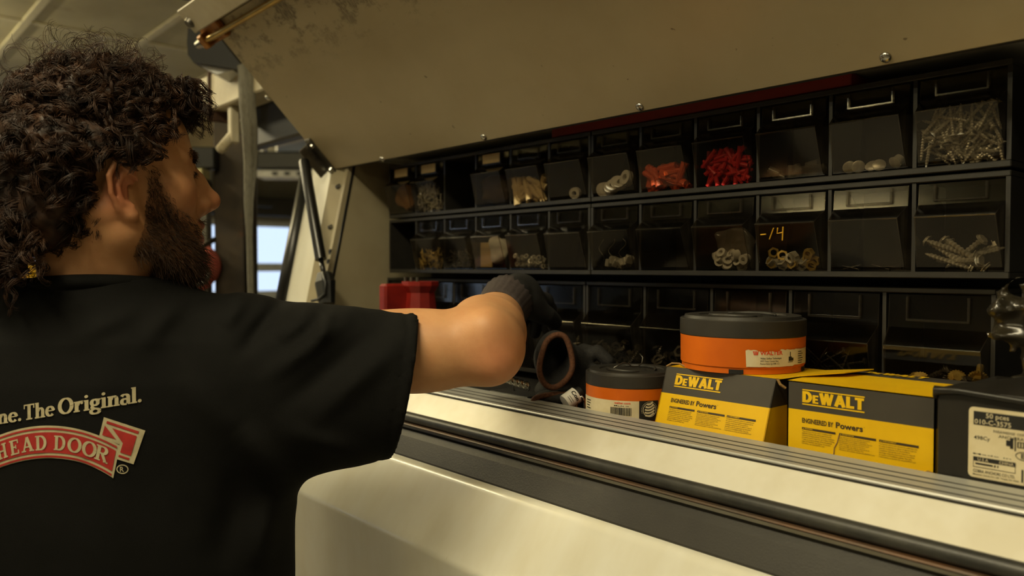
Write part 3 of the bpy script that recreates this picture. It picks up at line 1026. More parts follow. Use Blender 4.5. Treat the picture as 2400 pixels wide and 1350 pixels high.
# ladder rack at the far end of the truck with its strap
rk = cw(530, 210, 2.2)
rack = thing('ladder_rack', 'chipped white steel ladder rack jutting past the open lid', 'ladder rack', (rk.x, rk.y, rk.z - 0.5))
MB().box((rk.x - 0.12, rk.y - 0.03, rk.z - 0.055), (0.4, rk.y + 0.05, rk.z + 0.045), 0.004).build('beam', M['rack_white'], rack)
MB().box((rk.x - 0.045, rk.y - 0.036, rk.z - 0.085), (rk.x - 0.030, rk.y + 0.056, rk.z + 0.055), 0.003).build('clamp_plate', M['rust'], rack)
for dz in (0.03, -0.0):
    MB().tube([(rk.x - 0.16, rk.y - 0.02, rk.z + dz), (rk.x - 0.04, rk.y - 0.02, rk.z + dz)], 0.010, 8).build('clamp_bolt', M['rust'], rack, smooth=True, auto=40)
pz = cw(548, 335, 2.15)
MB().box((pz.x - 0.012, pz.y - 0.012, pz.z), (pz.x + 0.012, pz.y + 0.012, rk.z - 0.055), 0.003).build('drop_post', M['rack_white'], rack)
for lx_ in (-1.3, -0.2):
    MB().box((lx_ - 0.02, 0.880, 0.2635), (lx_ + 0.02, rk.y + 0.045, rk.z - 0.05), 0.003).build('roof_leg', M['rack_white'], rack)
MB().tube([cw(602, 250, 2.22), cw(515, 352, 2.12)], 0.013, 10).build('brace', M['rack_white'], rack, smooth=True)
MB().box((rk.x - 0.01, rk.y + 0.05, rk.z - 0.16), (rk.x + 0.45, rk.y + 0.09, rk.z + 0.03), 0.006).build('gusset', M['black_plastic'], rack)
M['cover'] = mat('dull_black_cover', (12, 12, 12), 0.6)
pts = [cw(440, 66, 2.0), cw(500, 70, 2.0), cw(575, 165, 2.0), cw(452, 146, 2.0), cw(440, 128, 2.0), cw(438, 95, 2.0)]
MB().slab(pts, FWD * 0.05).build('end_cover', M['cover'], rack)
pts = [cw(462, 149, 2.02), cw(565, 152, 2.02), cw(560, 160, 2.02), cw(508, 174, 2.02)]
MB().slab(pts, FWD * 0.12).build('cover_shelf', M['frame_white'], rack)
st_pts = [cw(574, 150, 1.985), cw(577, 240, 1.985), cw(583, 300, 1.985), cw(586, 380, 1.985), cw(582, 470, 1.985), cw(582, 560, 1.985), cw(585, 690, 1.985), cw(586, 900, 1.985)]
ws = [0.0205, 0.020, 0.020, 0.017, 0.012, 0.008, 0.007, 0.007]
mb = MB()
vs = []
for k, (p, w_) in enumerate(zip(st_pts, ws)):
    for j in range(7):
        q = (j / 6 - 0.5) * 2
        vs.append(p + RGT * (w_ * q) + FWD * (0.004 * math.cos(q * 7 + k * 0.7) + 0.01 * abs(q)))
fs = [(k * 7 + j, k * 7 + j + 1, k * 7 + j + 8, k * 7 + j + 7) for k in range(len(st_pts) - 1) for j in range(6)]
mb.add(vs, fs)
so = mb.build('webbing_strap', M['strap'], None, smooth=True)
sm = so.modifiers.new('thick', 'SOLIDIFY'); sm.thickness = 0.003
tag(so, 'grey webbing strap hanging down from the ladder rack', 'strap')

# ------------------------------------------------------------------ bin cabinets, tip-out bins and what lies in them
M['rack'] = mat('black_cabinet_plastic', (38, 36, 31), 0.42, col2=(32, 30, 26), scale=25, bump=0.05, bscale=300)
M['bin'] = clear_mat('smoky_clear_plastic', (216, 211, 202), 0.10, 0.9, 1.5, haze=0.004, hazecol=(150, 140, 120))
M['bin_edge'] = clear_mat('clear_plastic_edge', (222, 218, 210), 0.12, 1.0, 1.6, haze=0.08, hazecol=(120, 112, 98))
M['card'] = mat('yellowed_label_card', (205, 180, 130), 0.8)
M['zinc'] = mat('zinc_screw_metal', (214, 214, 204), 0.35, 0.35, col2=(186, 184, 172), scale=90)
M['yzinc'] = mat('yellow_zinc_metal', (214, 190, 110), 0.35, 0.4, col2=(180, 150, 74), scale=90)
M['darkbolt'] = mat('dark_bolt_steel', (104, 101, 94), 0.35, 0.5, col2=(74, 71, 65), scale=90)
M['wplastic'] = mat('white_nylon', (222, 220, 210), 0.45)
M['oplastic'] = mat('orange_plug_plastic', (226, 88, 30), 0.45)
M['rplastic'] = mat('red_plug_plastic', (206, 30, 34), 0.45)
M['beige_plastic'] = mat('beige_plug_plastic', (216, 192, 140), 0.5)
M['kraft'] = mat('kraft_paper', (176, 132, 84), 0.8, col2=(150, 108, 66), scale=30, bump=0.4, bscale=60)
M['red_board'] = mat('dark_red_board', (120, 20, 18), 0.5)
M['baggy'] = clear_mat('clear_poly_bag', (225, 222, 214), 0.18, 1.0, 1.5, haze=0.22, hazecol=(190, 185, 170))
M['marker'] = mat('yellow_paint_marker', (210, 160, 30), 0.5)

RY = 0.940
RX = -0.284
ROWS = [dict(z=0.1045, h=0.114, n=6, d=0.092, xr=RX, tag='top'), dict(z=-0.0130, h=0.1155, n=6, d=0.092, xr=RX, tag='middle'), dict(z=-0.1900, h=0.167, n=5, d=0.118, xr=-0.3031, tag='bottom')]
ROWS[0].update(y=RY, uw=0.6)
ROWS[1].update(y=RY, uw=0.6)
ROWS[2].update(y=0.962, uw=0.6125)


def rack_unit(x0, row, label):
    RY = row['y']
    w, h, z, d, n = row['uw'] - 0.002, row['h'] - 0.0012, row['z'], row['d'], row['n']
    t = thing('bin_cabinet', label, 'cabinet', (x0 + w / 2, RY + d / 2, z), 'black cabinets for tip-out bins')
    MB().box((x0, RY + d - 0.004, z), (x0 + w, RY + d, z + h)).build('back_panel', M['rack'], t)
    MB().box((x0, RY, z), (x0 + w, RY + d - 0.004, z + 0.0075), 0.001).build('bottom_rail', M['rack'], t)
    MB().box((x0, RY, z + h - 0.0065), (x0 + w, RY + d - 0.004, z + h), 0.001).build('top_rail', M['rack'], t)
    MB().box((x0, RY, z + 0.0075), (x0 + 0.0045, RY + d - 0.004, z + h - 0.0065)).build('side_panel', M['rack'], t)
    MB().box((x0 + w - 0.0045, RY, z + 0.0075), (x0 + w, RY + d - 0.004, z + h - 0.0065)).build('side_panel', M['rack'], t)
    for k in range(1, n):
        xk = x0 + row['uw'] * k / n
        MB().box((xk - 0.0022, RY + 0.002, z + 0.0075), (xk + 0.0022, RY + d - 0.004, z + h - 0.0065)).build('divider', M['rack'], t)
    return t


for row in ROWS:
    row['units'] = [rack_unit(row['xr'] - 2 * row['uw'], row, f'black bin cabinet behind the gloved hand, {row["tag"]} row'), rack_unit(row['xr'] - row['uw'], row, f'black bin cabinet above the yellow boxes, {row["tag"]} row' if row['tag'] != 'bottom' else 'black bin cabinet standing just behind the yellow boxes, bottom row')]


def bin_profile(row):
    """(y, z) of the tray's front, from the top down, local to the bin's base at the front plane"""
    h = row['h'] - 0.018
    if row['tag'] == 'bottom':
        return [(0.004, h), (0.002, h * 0.74), (-0.0195, h * 0.60), (-0.0190, h * 0.57), (-0.003, 0.004), (0.0, 0.001)]
    return [(0.004, h), (0.002, h * 0.76), (-0.018, h * 0.61), (-0.0175, h * 0.59), (-0.003, 0.004), (0.0, 0.001)]


def make_bin(row):
    w = row['uw'] / row['n'] - 0.0112
    h = row['h'] - 0.018
    d = row['d'] - 0.012
    prof = bin_profile(row)
    root = bpy.data.objects.new('tilt_bin', None)
    COL.objects.link(root)
    root.empty_display_size = 0.02
    # front sheet (about 1.5 mm), slightly narrower where it juts out
    th = 0.0015
    mb = MB()
    ins = [0, 0, 0.0035, 0.0035, 0.001, 0.001]
    outer = [(y, z) for y, z in prof]
    inner = [(y + th, z + (0.0006 if i == 2 else 0)) for i, (y, z) in enumerate(prof)]
    vs = []
    for i, ((y, z), (yi, zi)) in enumerate(zip(outer, inner)):
        k = ins[i]
        vs += [(-w / 2 + k, y, z), (w / 2 - k, y, z), (-w / 2 + k, yi, zi), (w / 2 - k, yi, zi)]
    fs = []
    for i in range(len(prof) - 1):
        a = 4 * i
        b = a + 4
        fs += [(a, a + 1, b + 1, b), (a + 3, a + 2, b + 2, b + 3), (a, b, b + 2, a + 2), (a + 1, a + 3, b + 3, b + 1)]
    fs += [(0, 2, 3, 1), (len(vs) - 4, len(vs) - 3, len(vs) - 1, len(vs) - 2)]
    mb.add(vs, fs)
    mb.build('front_face', M['bin'], root, origin=(0, 0, 0))
    # side walls, base and back
    for sgn in (-1, 1):
        pts = [(sgn * (w / 2 - ins[i]), y, z) for i, (y, z) in enumerate(prof)] + [(sgn * w / 2, d * 0.72, 0.001), (sgn * w / 2, d * 0.96, h * 0.75), (sgn * w / 2, d * 0.5, h)]
        MB().slab(pts, (-sgn * 0.0012, 0, 0)).build('side_wall', M['bin_edge'], root, origin=(0, 0, 0))
    MB().slab([(-w / 2, 0.0, 0.0005), (w / 2, 0.0, 0.0005), (w / 2, d * 0.72, 0.0005), (w / 2, d * 0.96, h * 0.75), (-w / 2, d * 0.96, h * 0.75), (-w / 2, d * 0.72, 0.0005)][:3] + [(-w / 2, d * 0.72, 0.0005)], (0, 0, 0.0012)).build('tray_base', M['bin'], root, origin=(0, 0, 0))
    # label holder: raised frame on the upper front, and the pull lip along the jut
    lw, lz0, lz1 = w * 0.31, h * 0.79, h * 0.985
    fr = MB()
    y0, y1 = -0.001, 0.0035
    fr.box((-lw, y0, lz0), (lw, y1, lz0 + 0.0028), 0.0006).box((-lw, y0, lz0), (-lw + 0.0028, y1, lz1), 0.0006).box((lw - 0.0028, y0, lz0), (lw, y1, lz1), 0.0006)
    fr.build('label_holder', M['bin_edge'], root, origin=(0, 0, 0))
    y, z = prof[2]
    MB().tube([(-w / 2 + 0.0035, y, z), (w / 2 - 0.0035, y, z)], 0.0011, 6).build('pull_lip', M['bin_edge'], root, origin=(0, 0, 0))
    return root


BINS = {}
bin_says = {
    0: ['clear bin with a tan paper bag at the end of the top row', 'clear bin packed with short grey screws in the top row', None, 'dark clear bin with one cream label card in the top row', 'clear bin of beige finger-shaped plugs in the top row', 'clear bin with a single white ring in the top row',
        'clear bin of stacked white rings in the top row', 'clear bin of orange wall plugs in the top row', 'clear bin of red wall plugs in the top row', 'dusty dim clear bin beside the red plugs in the top row', 'clear bin with a line of silver caps in the top row', 'clear bin full of long pale screws in the top row'],
    1: [None, 'clear bin of yellowish screws beside the empty slot in the middle row', 'clear bin of small reddish fixings in the middle row', 'clear bin with tan cards and white plastic in the middle row', 'shiny clear bin of small silver nuts in the middle row', 'shiny almost empty clear bin above the gloved hand',
        'clear bin of square metal blocks and thin wire in the middle row', 'empty clear bin under the orange plugs', 'clear bin holding a bag of white bushings in the middle row', 'clear bin of nuts with a yellow marker scrawl in the middle row', 'nearly empty clear bin under the silver caps', 'clear bin of thick lag bolts in the middle row'],
    2: ['clear bin behind the red plastic nozzle in the bottom row', 'clear bin at the end of the bottom row next to the red nozzle', 'clear bin the gloved hand reaches into', 'clear bin just past the gloved fingers in the bottom row', 'clear bin right above the brown cuffed glove', 'clear bin of dark bolts above the small orange tub',
        'clear bin of flange nuts behind the larger orange tub', 'clear bin mostly hidden by the larger orange tub lid', 'clear bin of long thin bolts above the grey box flap', 'clear bin of serrated flange bolts beside the crumpled bag'],
}
for r, row in enumerate(ROWS):
    p = None
    n2 = row['n'] * 2
    for k in range(n2):
        lab = bin_says[r][k]
        if lab is None:
            continue
        if p is None:
            p = make_bin(row)
            b = p
        else:
            b = copy_tree(p)
        cx = row['xr'] - 2 * row['uw'] + row['uw'] / row['n'] * (k + 0.5) - (0.001 if k < row['n'] else 0.001)
        b.location = (cx, row['y'], row['z'] + 0.0085)
        tag(b, lab, 'bin', 'clear tip-out bins in the black cabinets')
        BINS[(r, k)] = b

# cream label cards in three top-row holders
for k in (0, 1, 3):
    row = ROWS[0]
    w = 0.6 / 6 - 0.0112
    h = row['h'] - 0.018
    b = BINS[(0, k)]
    MB().box((-w * 0.27, -0.0016, h * 0.81), (w * 0.27, -0.0008, h * 0.985)).build('label_card', M['card'], b, origin=(0, 0, 0)).location = (0, 0, 0)


def unit_mesh(name, mb, m, smooth=False):
    me = bpy.data.meshes.new(name)
    me.from_pydata([tuple(v) for v in mb.v], [], mb.f)
    import bmesh
    bm = bmesh.new(); bm.from_mesh(me); bmesh.ops.recalc_face_normals(bm, faces=bm.faces); bm.to_mesh(me); bm.free()
    if smooth:
        me.polygons.foreach_set('use_smooth', [True] * len(me.polygons))
        me.set_sharp_from_angle(angle=math.radians(40))
    me.materials.append(m)
    return me


def m_screw(L, r, head, m, hexh=False, turns=9):
    pts, rs = [], []
    for i in range(turns * 2 + 1):
        pts.append((-L / 2 + L * 0.9 * i / (turns * 2), 0, 0))
        rs.append((r if i % 2 else r * 0.68) * min(1, 0.3 + i * 0.2))
    pts.append((L / 2 - head * 0.5, 0, 0)); rs.append(r * 0.8)
    mb = MB().tube(pts, rs, 6)
    if hexh:
        mb.tube([(L / 2 - head * 0.5, 0, 0), (L / 2 - head * .5 + .0008, 0, 0)], head * 1.15, 12).tube([(L / 2 - head * 0.5, 0, 0), (L / 2, 0, 0)], head * 0.9, 6)
    else:
        mb.tube([(L / 2 - head * 0.55, 0, 0), (L / 2, 0, 0), (L / 2 + head * .12, 0, 0)], [r * 0.8, head, head * 0.7], 10)
    return unit_mesh('screw', mb, m)


def m_ring(ro, ri, L, m, n=18, hexa=False):
    mb = MB()
    n = 6 if hexa else n
    N = 18
    vs, fs = [], []
    for j, (x) in enumerate((-L / 2, L / 2)):
        for k in range(N):
            q = 2 * math.pi * k / N
            if hexa:
                a = (q % (math.pi / 3)) - math.pi / 6
                rr = ro * math.cos(math.pi / 6) / math.cos(a)
            else:
                rr = ro
            vs.append((x, rr * math.cos(q), rr * math.sin(q)))
        for k in range(N):
            q = 2 * math.pi * k / N
            vs.append((x, ri * math.cos(q), ri * math.sin(q)))
    for k in range(N):
        k2 = (k + 1) % N
        fs += [(k, k2, 2 * N + k2, 2 * N + k), (N + k2, N + k, 3 * N + k, 3 * N + k2), (k2, k, N + k, N + k2), (2 * N + k, 2 * N + k2, 3 * N + k2, 3 * N + k)]
    mb.add(vs, fs)
    return unit_mesh('ring', mb, m, True)


def m_plug(L, r, m):
    mb = MB().tube([(-L / 2, 0, 0), (-L / 2 + 0.001, 0, 0), (-L * 0.1, 0, 0), (L * 0.42, 0, 0), (L / 2, 0, 0)], [r * 1.25, r * 1.25, r, r * 0.92, r * 0.6], 8)
    for sgn in (-1, 1):
        mb.box((-L * 0.1, sgn * r * 0.98 - 0.0004, -r * 0.25), (L * 0.3, sgn * r * 0.98 + 0.0004, r * 0.25))
        mb.box((-L * 0.3, -r * .25, sgn * r * 0.98 - 0.0004), (L * 0.1, r * .25, sgn * r * 0.98 + 0.0004))
    return unit_mesh('plug', mb, m, True)


def m_serrated(ro, m):
    mb = MB()
    N = 40
    vs = []
    for x, k0 in ((0, 1.0), (0.0025, 0.92)):
        for k in range(N):
            q = 2 * math.pi * k / N
            rr = ro * (1.0 if k % 2 else 0.88) * k0
            vs.append((x, rr * math.cos(q), rr * math.sin(q)))
    fs = [(k, (k + 1) % N, N + (k + 1) % N, N + k) for k in range(N)] + [tuple(range(N - 1, -1, -1)), tuple(range(N, 2 * N))]
    mb.add(vs, fs)
    mb.tube([(0.0025, 0, 0), (0.008, 0, 0)], ro * 0.55, 6)
    mb.tube([(0, 0, 0), (-0.02, 0, 0)], ro * 0.36, 10)
    return unit_mesh('flange_bolt', mb, m)


def m_block(s, m):
    mb = MB().box((-s, -s * 0.7, -s), (s, s * 0.7, s), s * 0.15)
    mb.tube([(0, -s * 0.72, 0), (0, -s * 0.68, 0)], s * 0.55, 12)
    return unit_mesh('block', mb, m)


def m_cap(r, m):
    mb = MB().tube([(-r * 1.2, 0, 0), (-r * 0.2, 0, 0), (0, 0, 0), (r * 0.12, 0, 0)], [r * 0.8, r * 0.8, r, r * 0.82], 18)
    return unit_mesh('cap', mb, m, True)


def fill(bk, name, mesh, n, top, label, cat, group, half, thick=0.004, mode='flat', seed=1, xr=(0.03, 0.97), z0=None, yback=0.016, even=False):
    """put n copies of a small fixing into bin bk as a heap up to height top; mode: flat = lie against the front, face = ring axes towards the viewer"""
    r, k = bk
    row = ROWS[r]
    b = BINS[bk]
    w = row['uw'] / row['n'] - 0.0125
    prof = bin_profile(row)
    R = random.Random(seed)
    out = []
    for i in range(n):
        zz = (z0 if z0 is not None else thick) + (top - thick) * (i / max(1, n - 1)) ** 0.9 * R.uniform(0.75, 1.0)
        if mode == 'flat':
            ang = R.uniform(0, math.pi)
            mh = max(0.25, min(1.0, top * 0.55 / half))
            if abs(math.sin(ang)) > mh:
                ang = math.asin(mh) * R.uniform(-1, 1)
            hx, hz = abs(math.cos(ang)) * half, abs(math.sin(ang)) * half
            zz = min(zz, top - hz * 0.8)
            zz = max(zz, hz * 0.75 + thick * 0.6)
            rot = Euler((R.uniform(0, 6.28), 0, 0)).to_matrix()
            rot = Matrix.Rotation(R.uniform(-0.25, 0.25), 3, 'Z') @ Matrix.Rotation(ang if R.random() < .5 else ang + math.pi, 3, 'Y') @ rot
        else:
            hx = half
            hz = half
            zz = max(zz, half * 0.9)
            rot = Matrix.Rotation(R.uniform(-0.7, 0.7) - math.pi / 2, 3, 'Z') @ Matrix.Rotation(R.uniform(-0.6, 0.6), 3, 'Y') @ Matrix.Rotation(R.uniform(0, 6), 3, 'X')
        lo, hi = -w / 2 + w * xr[0] + hx, -w / 2 + w * xr[1] - hx
        xx = R.uniform(lo, hi) if lo < hi else (lo + hi) / 2
        if even:
            xx = lo + (hi - lo) * (i + R.uniform(0.15, 0.55)) / n
        # inner face of the sloping front at this height
        (ya, za), (yb_, zb) = prof[3], prof[4]
        tt = min(max((zz - zb) / (za - zb), 0), 1)
        yf = yb_ + (ya - yb_) * tt
        yy = yf + thick + 0.003 + R.uniform(0, yback)
        o = bpy.data.objects.new(name, mesh)
        COL.objects.link(o)
        o.location = b.location + Vector((xx, yy, zz))
        o.rotation_euler = rot.to_euler()
        tag(o, label, cat, group)
        out.append(o)
    return out


S_LONG = m_screw(0.034, 0.0021, 0.0042, M['zinc'], turns=10)
S_SHORT = m_screw(0.022, 0.0014, 0.003, M['zinc'], turns=6)
S_YEL = m_screw(0.024, 0.0015, 0.0032, M['yzinc'], turns=6)
S_LAG = m_screw(0.052, 0.0033, 0.0062, M['zinc'], True, turns=11)
S_BOLT = m_screw(0.030, 0.0034, 0.0066, M['darkbolt'], True, turns=8)
S_THIN = m_screw(0.060, 0.0017, 0.0042, M['darkbolt'], True, turns=12)
fill((0, 11), 'wood_screw', S_LONG, 90, 0.060, 'long pale screw in the heap filling the last top bin', 'screw', 'long pale screws in the top bin', 0.017, 0.004, seed=3, yback=0.012)
fill((0, 10), 'silver_cap', m_cap(0.0078, M['zinc']), 5, 0.008, 'round silver cap in the row along its bin floor', 'cap', 'silver caps in the top row', 0.0078, 0.006, 'face', 5, yback=0.002, even=True)
fill((0, 8), 'red_wall_plug', m_plug(0.030, 0.0028, M['rplastic']), 60, 0.046, 'red plastic wall plug in the heap in the top row', 'wall plug', 'red wall plugs in the top row', 0.015, 0.004, seed=8, yback=0.012)
fill((0, 7), 'orange_wall_plug', m_plug(0.031, 0.0048, M['oplastic']), 34, 0.034, 'orange plastic wall plug in the heap in the top row', 'wall plug', 'orange wall plugs in the top row', 0.0155, 0.005, seed=9, yback=0.012)
fill((0, 6), 'white_ring', m_ring(0.0112, 0.0052, 0.008, M['wplastic']), 8, 0.026, 'thick white plastic ring in the stack in the top row', 'ring', 'white rings in the top row', 0.0112, 0.006, 'face', 12, yback=0.006, even=True)
fill((0, 5), 'white_ring', m_ring(0.0095, 0.004, 0.008, M['wplastic']), 1, 0.010, 'lone white plastic ring in an otherwise empty bin', 'ring', None, 0.0095, 0.006, 'face', 14, xr=(0.5, 0.75), yback=0.002)
fill((0, 4), 'beige_plug', m_plug(0.046, 0.0050, M['beige_plastic']), 20, 0.040, 'beige plastic plug like a finger in the top row', 'wall plug', 'beige plugs in the top row', 0.022, 0.005, seed=4, yback=0.012)
fill((0, 1), 'short_screw', S_SHORT, 80, 0.056, 'short grey screw in the packed bin of the top row', 'screw', 'short grey screws in the top row', 0.011, 0.003, seed=21, yback=0.01)
fill((0, 9), 'clear_sleeve', m_ring(0.0055, 0.004, 0.016, M['baggy']), 10, 0.016, 'clear plastic sleeve in the dim bin of the top row', 'sleeve', 'clear sleeves in the top row', 0.008, 0.006, 'flat', 22)
fill((1, 11), 'lag_bolt', S_LAG, 11, 0.032, 'thick lag bolt with hex head in the middle row', 'bolt', 'lag bolts in the middle row', 0.026, 0.006, seed=31, yback=0.012)
fill((1, 9), 'hex_nut', m_ring(0.0078, 0.0042, 0.0062, M['zinc'], hexa=True), 12, 0.018, 'bright zinc hex nut in the marked bin', 'nut', 'zinc nuts in the middle row', 0.0075, 0.005, 'face', 33, yback=0.006)
fill((1, 9), 'brass_nut', m_ring(0.0072, 0.004, 0.006, M['yzinc'], hexa=True), 9, 0.024, 'yellow zinc hex nut in the marked bin', 'nut', 'yellow nuts in the middle row', 0.0072, 0.005, 'face', 34, yback=0.006)
fill((1, 8), 'white_bushing', m_ring(0.0068, 0.0032, 0.010, M['wplastic']), 14, 0.026, 'white nylon bushing inside the clear bag', 'bushing', 'white bushings in a bag', 0.0068, 0.005, 'face', 36, xr=(0.2, 0.95), yback=0.008)
fill((1, 6), 'square_block', m_block(0.0062, M['zinc']), 10, 0.020, 'small square metal block with a hole, middle row', 'block', 'metal blocks in the middle row', 0.0062, 0.006, 'flat', 38, xr=(0.25, 0.97))
fill((1, 4), 'small_nut', m_ring(0.0048, 0.0026, 0.004, M['zinc'], hexa=True), 36, 0.026, 'small silver nut in the shiny middle row bin', 'nut', 'small nuts in the middle row', 0.0048, 0.004, 'face', 40)
fill((1, 1), 'yellow_screw', S_YEL, 38, 0.040, 'short yellowish screw beside the empty middle slot', 'screw', 'yellowish screws in the middle row', 0.012, 0.003, seed=42)
fill((1, 2), 'small_fixing', m_screw(0.018, 0.0013, 0.0034, M['darkbolt'], turns=5), 34, 0.036, 'small dark reddish fixing in the middle row', 'screw', 'small fixings in the middle row', 0.009, 0.003, seed=43)
fill((1, 10), 'thin_pin', m_screw(0.024, 0.0009, 0.002, M['darkbolt'], turns=4), 5, 0.006, 'thin dark pin on the floor of a bare bin', 'pin', 'pins in the middle row', 0.012, 0.003, seed=44)
for k, nb in ((4, 16), (5, 26), (6, 24), (7, 14)):
    fill((2, k), 'hex_bolt', S_BOLT, nb, 0.062, ['dark hex bolt in the bin above the brown cuffed glove', 'dark hex bolt in the bin above the small orange tub', 'dark hex bolt in the bin behind the larger orange tub', 'dark hex bolt in the bin hidden by the larger tub lid'][k - 4], 'bolt', ['dark bolts above the glove', 'dark bolts above the small tub', 'dark bolts behind the larger tub', 'dark bolts behind the tub lid'][k - 4], 0.016, 0.007, 'flat' if k % 2 == 0 else 'flat', 50 + k, yback=0.02)
fill((2, 5), 'flange_nut', m_ring(0.0085, 0.0048, 0.007, M['darkbolt'], hexa=True), 16, 0.058, 'dark hex nut among the bolts above the small tub', 'nut', 'dark nuts in the bottom row', 0.0085, 0.006, 'face', 61, yback=0.012)
fill((2, 6), 'flange_nut', m_ring(0.0100, 0.0055, 0.007, M['darkbolt'], hexa=True), 10, 0.058, 'dark hex nut among the bolts behind the larger tub', 'nut', 'dark nuts behind the tub', 0.0095, 0.006, 'face', 62, yback=0.012)
fill((2, 8), 'long_bolt', S_THIN, 26, 0.075, 'long thin bolt above the grey flap of the yellow box', 'bolt', 'long thin bolts in the bottom row', 0.03, 0.004, seed=63, yback=0.02)
fill((2, 9), 'serrated_bolt', m_serrated(0.0105, M['yzinc']), 12, 0.062, 'serrated flange bolt in the bin beside the crumpled bag', 'bolt', 'serrated bolts in the bottom row', 0.0105, 0.008, 'face', 65, yback=0.014)
fill((2, 9), 'hex_bolt', S_BOLT, 26, 0.062, 'plain hex bolt among the serrated ones by the crumpled bag', 'bolt', 'plain bolts among serrated ones', 0.016, 0.007, seed=66, yback=0.02)


# bags, cards and single pieces in bins
def lump(name, c, r, m, seed, amp=0.18, h=0.0035, freq=90):
    V, F = surface_nets(lambda X, Y, Z: (((np.abs(X / r[0]) ** 3.2 + np.abs(Y / r[1]) ** 3.2 + np.abs(Z / r[2]) ** 3.2) ** (1 / 3.2)) - 1) * min(r) + min(r) * amp * 2.0 * (np.abs(wave_noise(X, Y, Z, freq, seed)) - 0.2) + min(r) * amp * 0.6 * wave_noise(X, Y, Z, freq * 2.5, seed + 1), [-x * 1.35 for x in r], [x * 1.35 for x in r], h)
    o = mesh_obj(name, V, F, m, None, True, origin=(0, 0, 0))
    o.location = c
    return o


b = BINS[(0, 0)].location
tag(lump('paper_bag', b + Vector((0, 0.012, 0.036)), (0.033, 0.010, 0.028), M['kraft'], 3), 'crumpled tan paper bag in the end bin, top row', 'paper bag')
b = BINS[(0, 3)].location
tag(lump('brown_packet', b + Vector((0, 0.016, 0.030)), (0.040, 0.014, 0.026), mat('dark_brown_packet', (62, 44, 32), 0.6), 5), 'dark brown packet filling the carded top bin', 'packet')
b = BINS[(1, 3)].location
tag(MB().box((b.x - 0.040, b.y + 0.006, b.z + 0.004), (b.x - 0.006, b.y + 0.0075, b.z + 0.050)).build('tan_card', M['card']), 'flat tan card standing in a middle row bin', 'card')
tag(lump('plastic_wad', b + Vector((0.010, 0.012, 0.034)), (0.026, 0.010, 0.028), M['wplastic'], 8, 0.25), 'crumpled white plastic wad beside the tan card', 'plastic wad')
b = BINS[(1, 8)].location
tag(lump('poly_bag', b + Vector((0.006, 0.014, 0.031)), (0.033, 0.010, 0.025), M['baggy'], 9, 0.22), 'clear poly bag around the white bushings', 'bag')
b = BINS[(1, 6)].location
for k in range(3):
    R = random.Random(70 + k)
    p0 = b + Vector((-0.03 + 0.022 * k, 0.004, 0.012))
    pts = [p0 + Vector((0.006 * math.sin(i * 0.9 + k), 0.002 * math.cos(i), 0.0045 * i)) for i in range(9)]
    tag(MB().tube(pts, 0.0006, 5).build('thin_wire', M['steel'], None, True), 'thin bent wire beside the square metal blocks', 'wire', 'thin wires in the middle row')
# yellow scrawl on the nut bin's front
b = BINS[(1, 9)]
h = ROWS[1]['h'] - 0.018
(ya, za), (yb_, zb) = bin_profile(ROWS[1])[3], bin_profile(ROWS[1])[4]
scr = [[(-0.034, 0.046), (-0.026, 0.0465)], [(-0.022, 0.040), (-0.014, 0.054)], [(-0.008, 0.054), (-0.010, 0.047), (-0.002, 0.048)], [(-0.0005, 0.055), (-0.004, 0.038)]]
mb = MB()
for pl in scr:
    mb.tube([(x, yb_ + (ya - yb_) * (z - zb) / (za - zb) - 0.0006, z) for x, z in pl], 0.0009, 5)
mo = mb.build('marker_scrawl', M['marker'], b, origin=(0, 0, 0))
mo.location = (0, 0, 0)
mo['label'] = 'yellow marker writing'
# dark red board lying on top of the cabinets
tag(MB().box((-0.98, RY + 0.004, 0.2190), (-0.46, RY + 0.085, 0.2345), 0.001).build('red_board', M['red_board']), 'dark red board lying flat on top of the bin cabinets', 'board')

# ------------------------------------------------------------------ boxes, tubs, gloves and odds and ends on the compartment floor
CF = -0.2035
M['dw_yellow'] = mat('yellow_box_card', (224, 180, 10), 0.42, col2=(214, 168, 6), scale=10, grime=((150, 104, 10), 30.0, 0.70, 0.82), spec=0.4)
M['dw_grey'] = mat('dark_grey_box_print', (66, 62, 56), 0.42, col2=(60, 56, 50), scale=12, grime=((130, 118, 96), 55.0, 0.72, 0.8), spec=0.4)
M['dw_ink'] = mat('dark_brown_ink', (52, 40, 22), 0.6)
M['dw_yprint'] = mat('yellow_ink', (228, 184, 12), 0.42)
M['card_edge'] = mat('raw_card_edge', (150, 116, 66), 0.8)
M['tub_orange'] = mat('scuffed_orange_plastic', (214, 106, 14), 0.42, col2=(198, 92, 10), scale=10, grime=((120, 50, 16), 24.0, 0.66, 0.80), spec=0.4)
M['tub_lid'] = mat('grey_black_lid_plastic', (38, 36, 32), 0.48, col2=(48, 44, 38), scale=14, grime=((92, 82, 62), 40.0, 0.66, 0.8))
M['paper'] = mat('aged_white_label', (214, 202, 168), 0.6, col2=(200, 184, 144), scale=24, grime=((110, 84, 52), 60.0, 0.70, 0.78))
M['red_ink'] = mat('orange_red_ink', (214, 62, 20), 0.55)
M['black_ink'] = mat('black_ink', (26, 24, 22), 0.55)
M['black_card'] = mat('scuffed_black_card', (26, 24, 21), 0.38, col2=(34, 31, 27), scale=20, grime=((150, 138, 112), 36.0, 0.72, 0.80), bump=0.15, bscale=80)
M['glove'] = mat('black_knit_glove', (24, 23, 22), 0.8, col2=(36, 34, 32), scale=260, bump=0.5, bscale=500)
M['cuff_brown'] = mat('brown_knit_cuff', (92, 55, 29), 0.85, col2=(68, 38, 20), scale=300, stretch=(1, 1, 1), bump=0.6, bscale=420)
M['red_plastic'] = mat('red_plastic', (138, 28, 18), 0.45, col2=(112, 20, 13), scale=18)

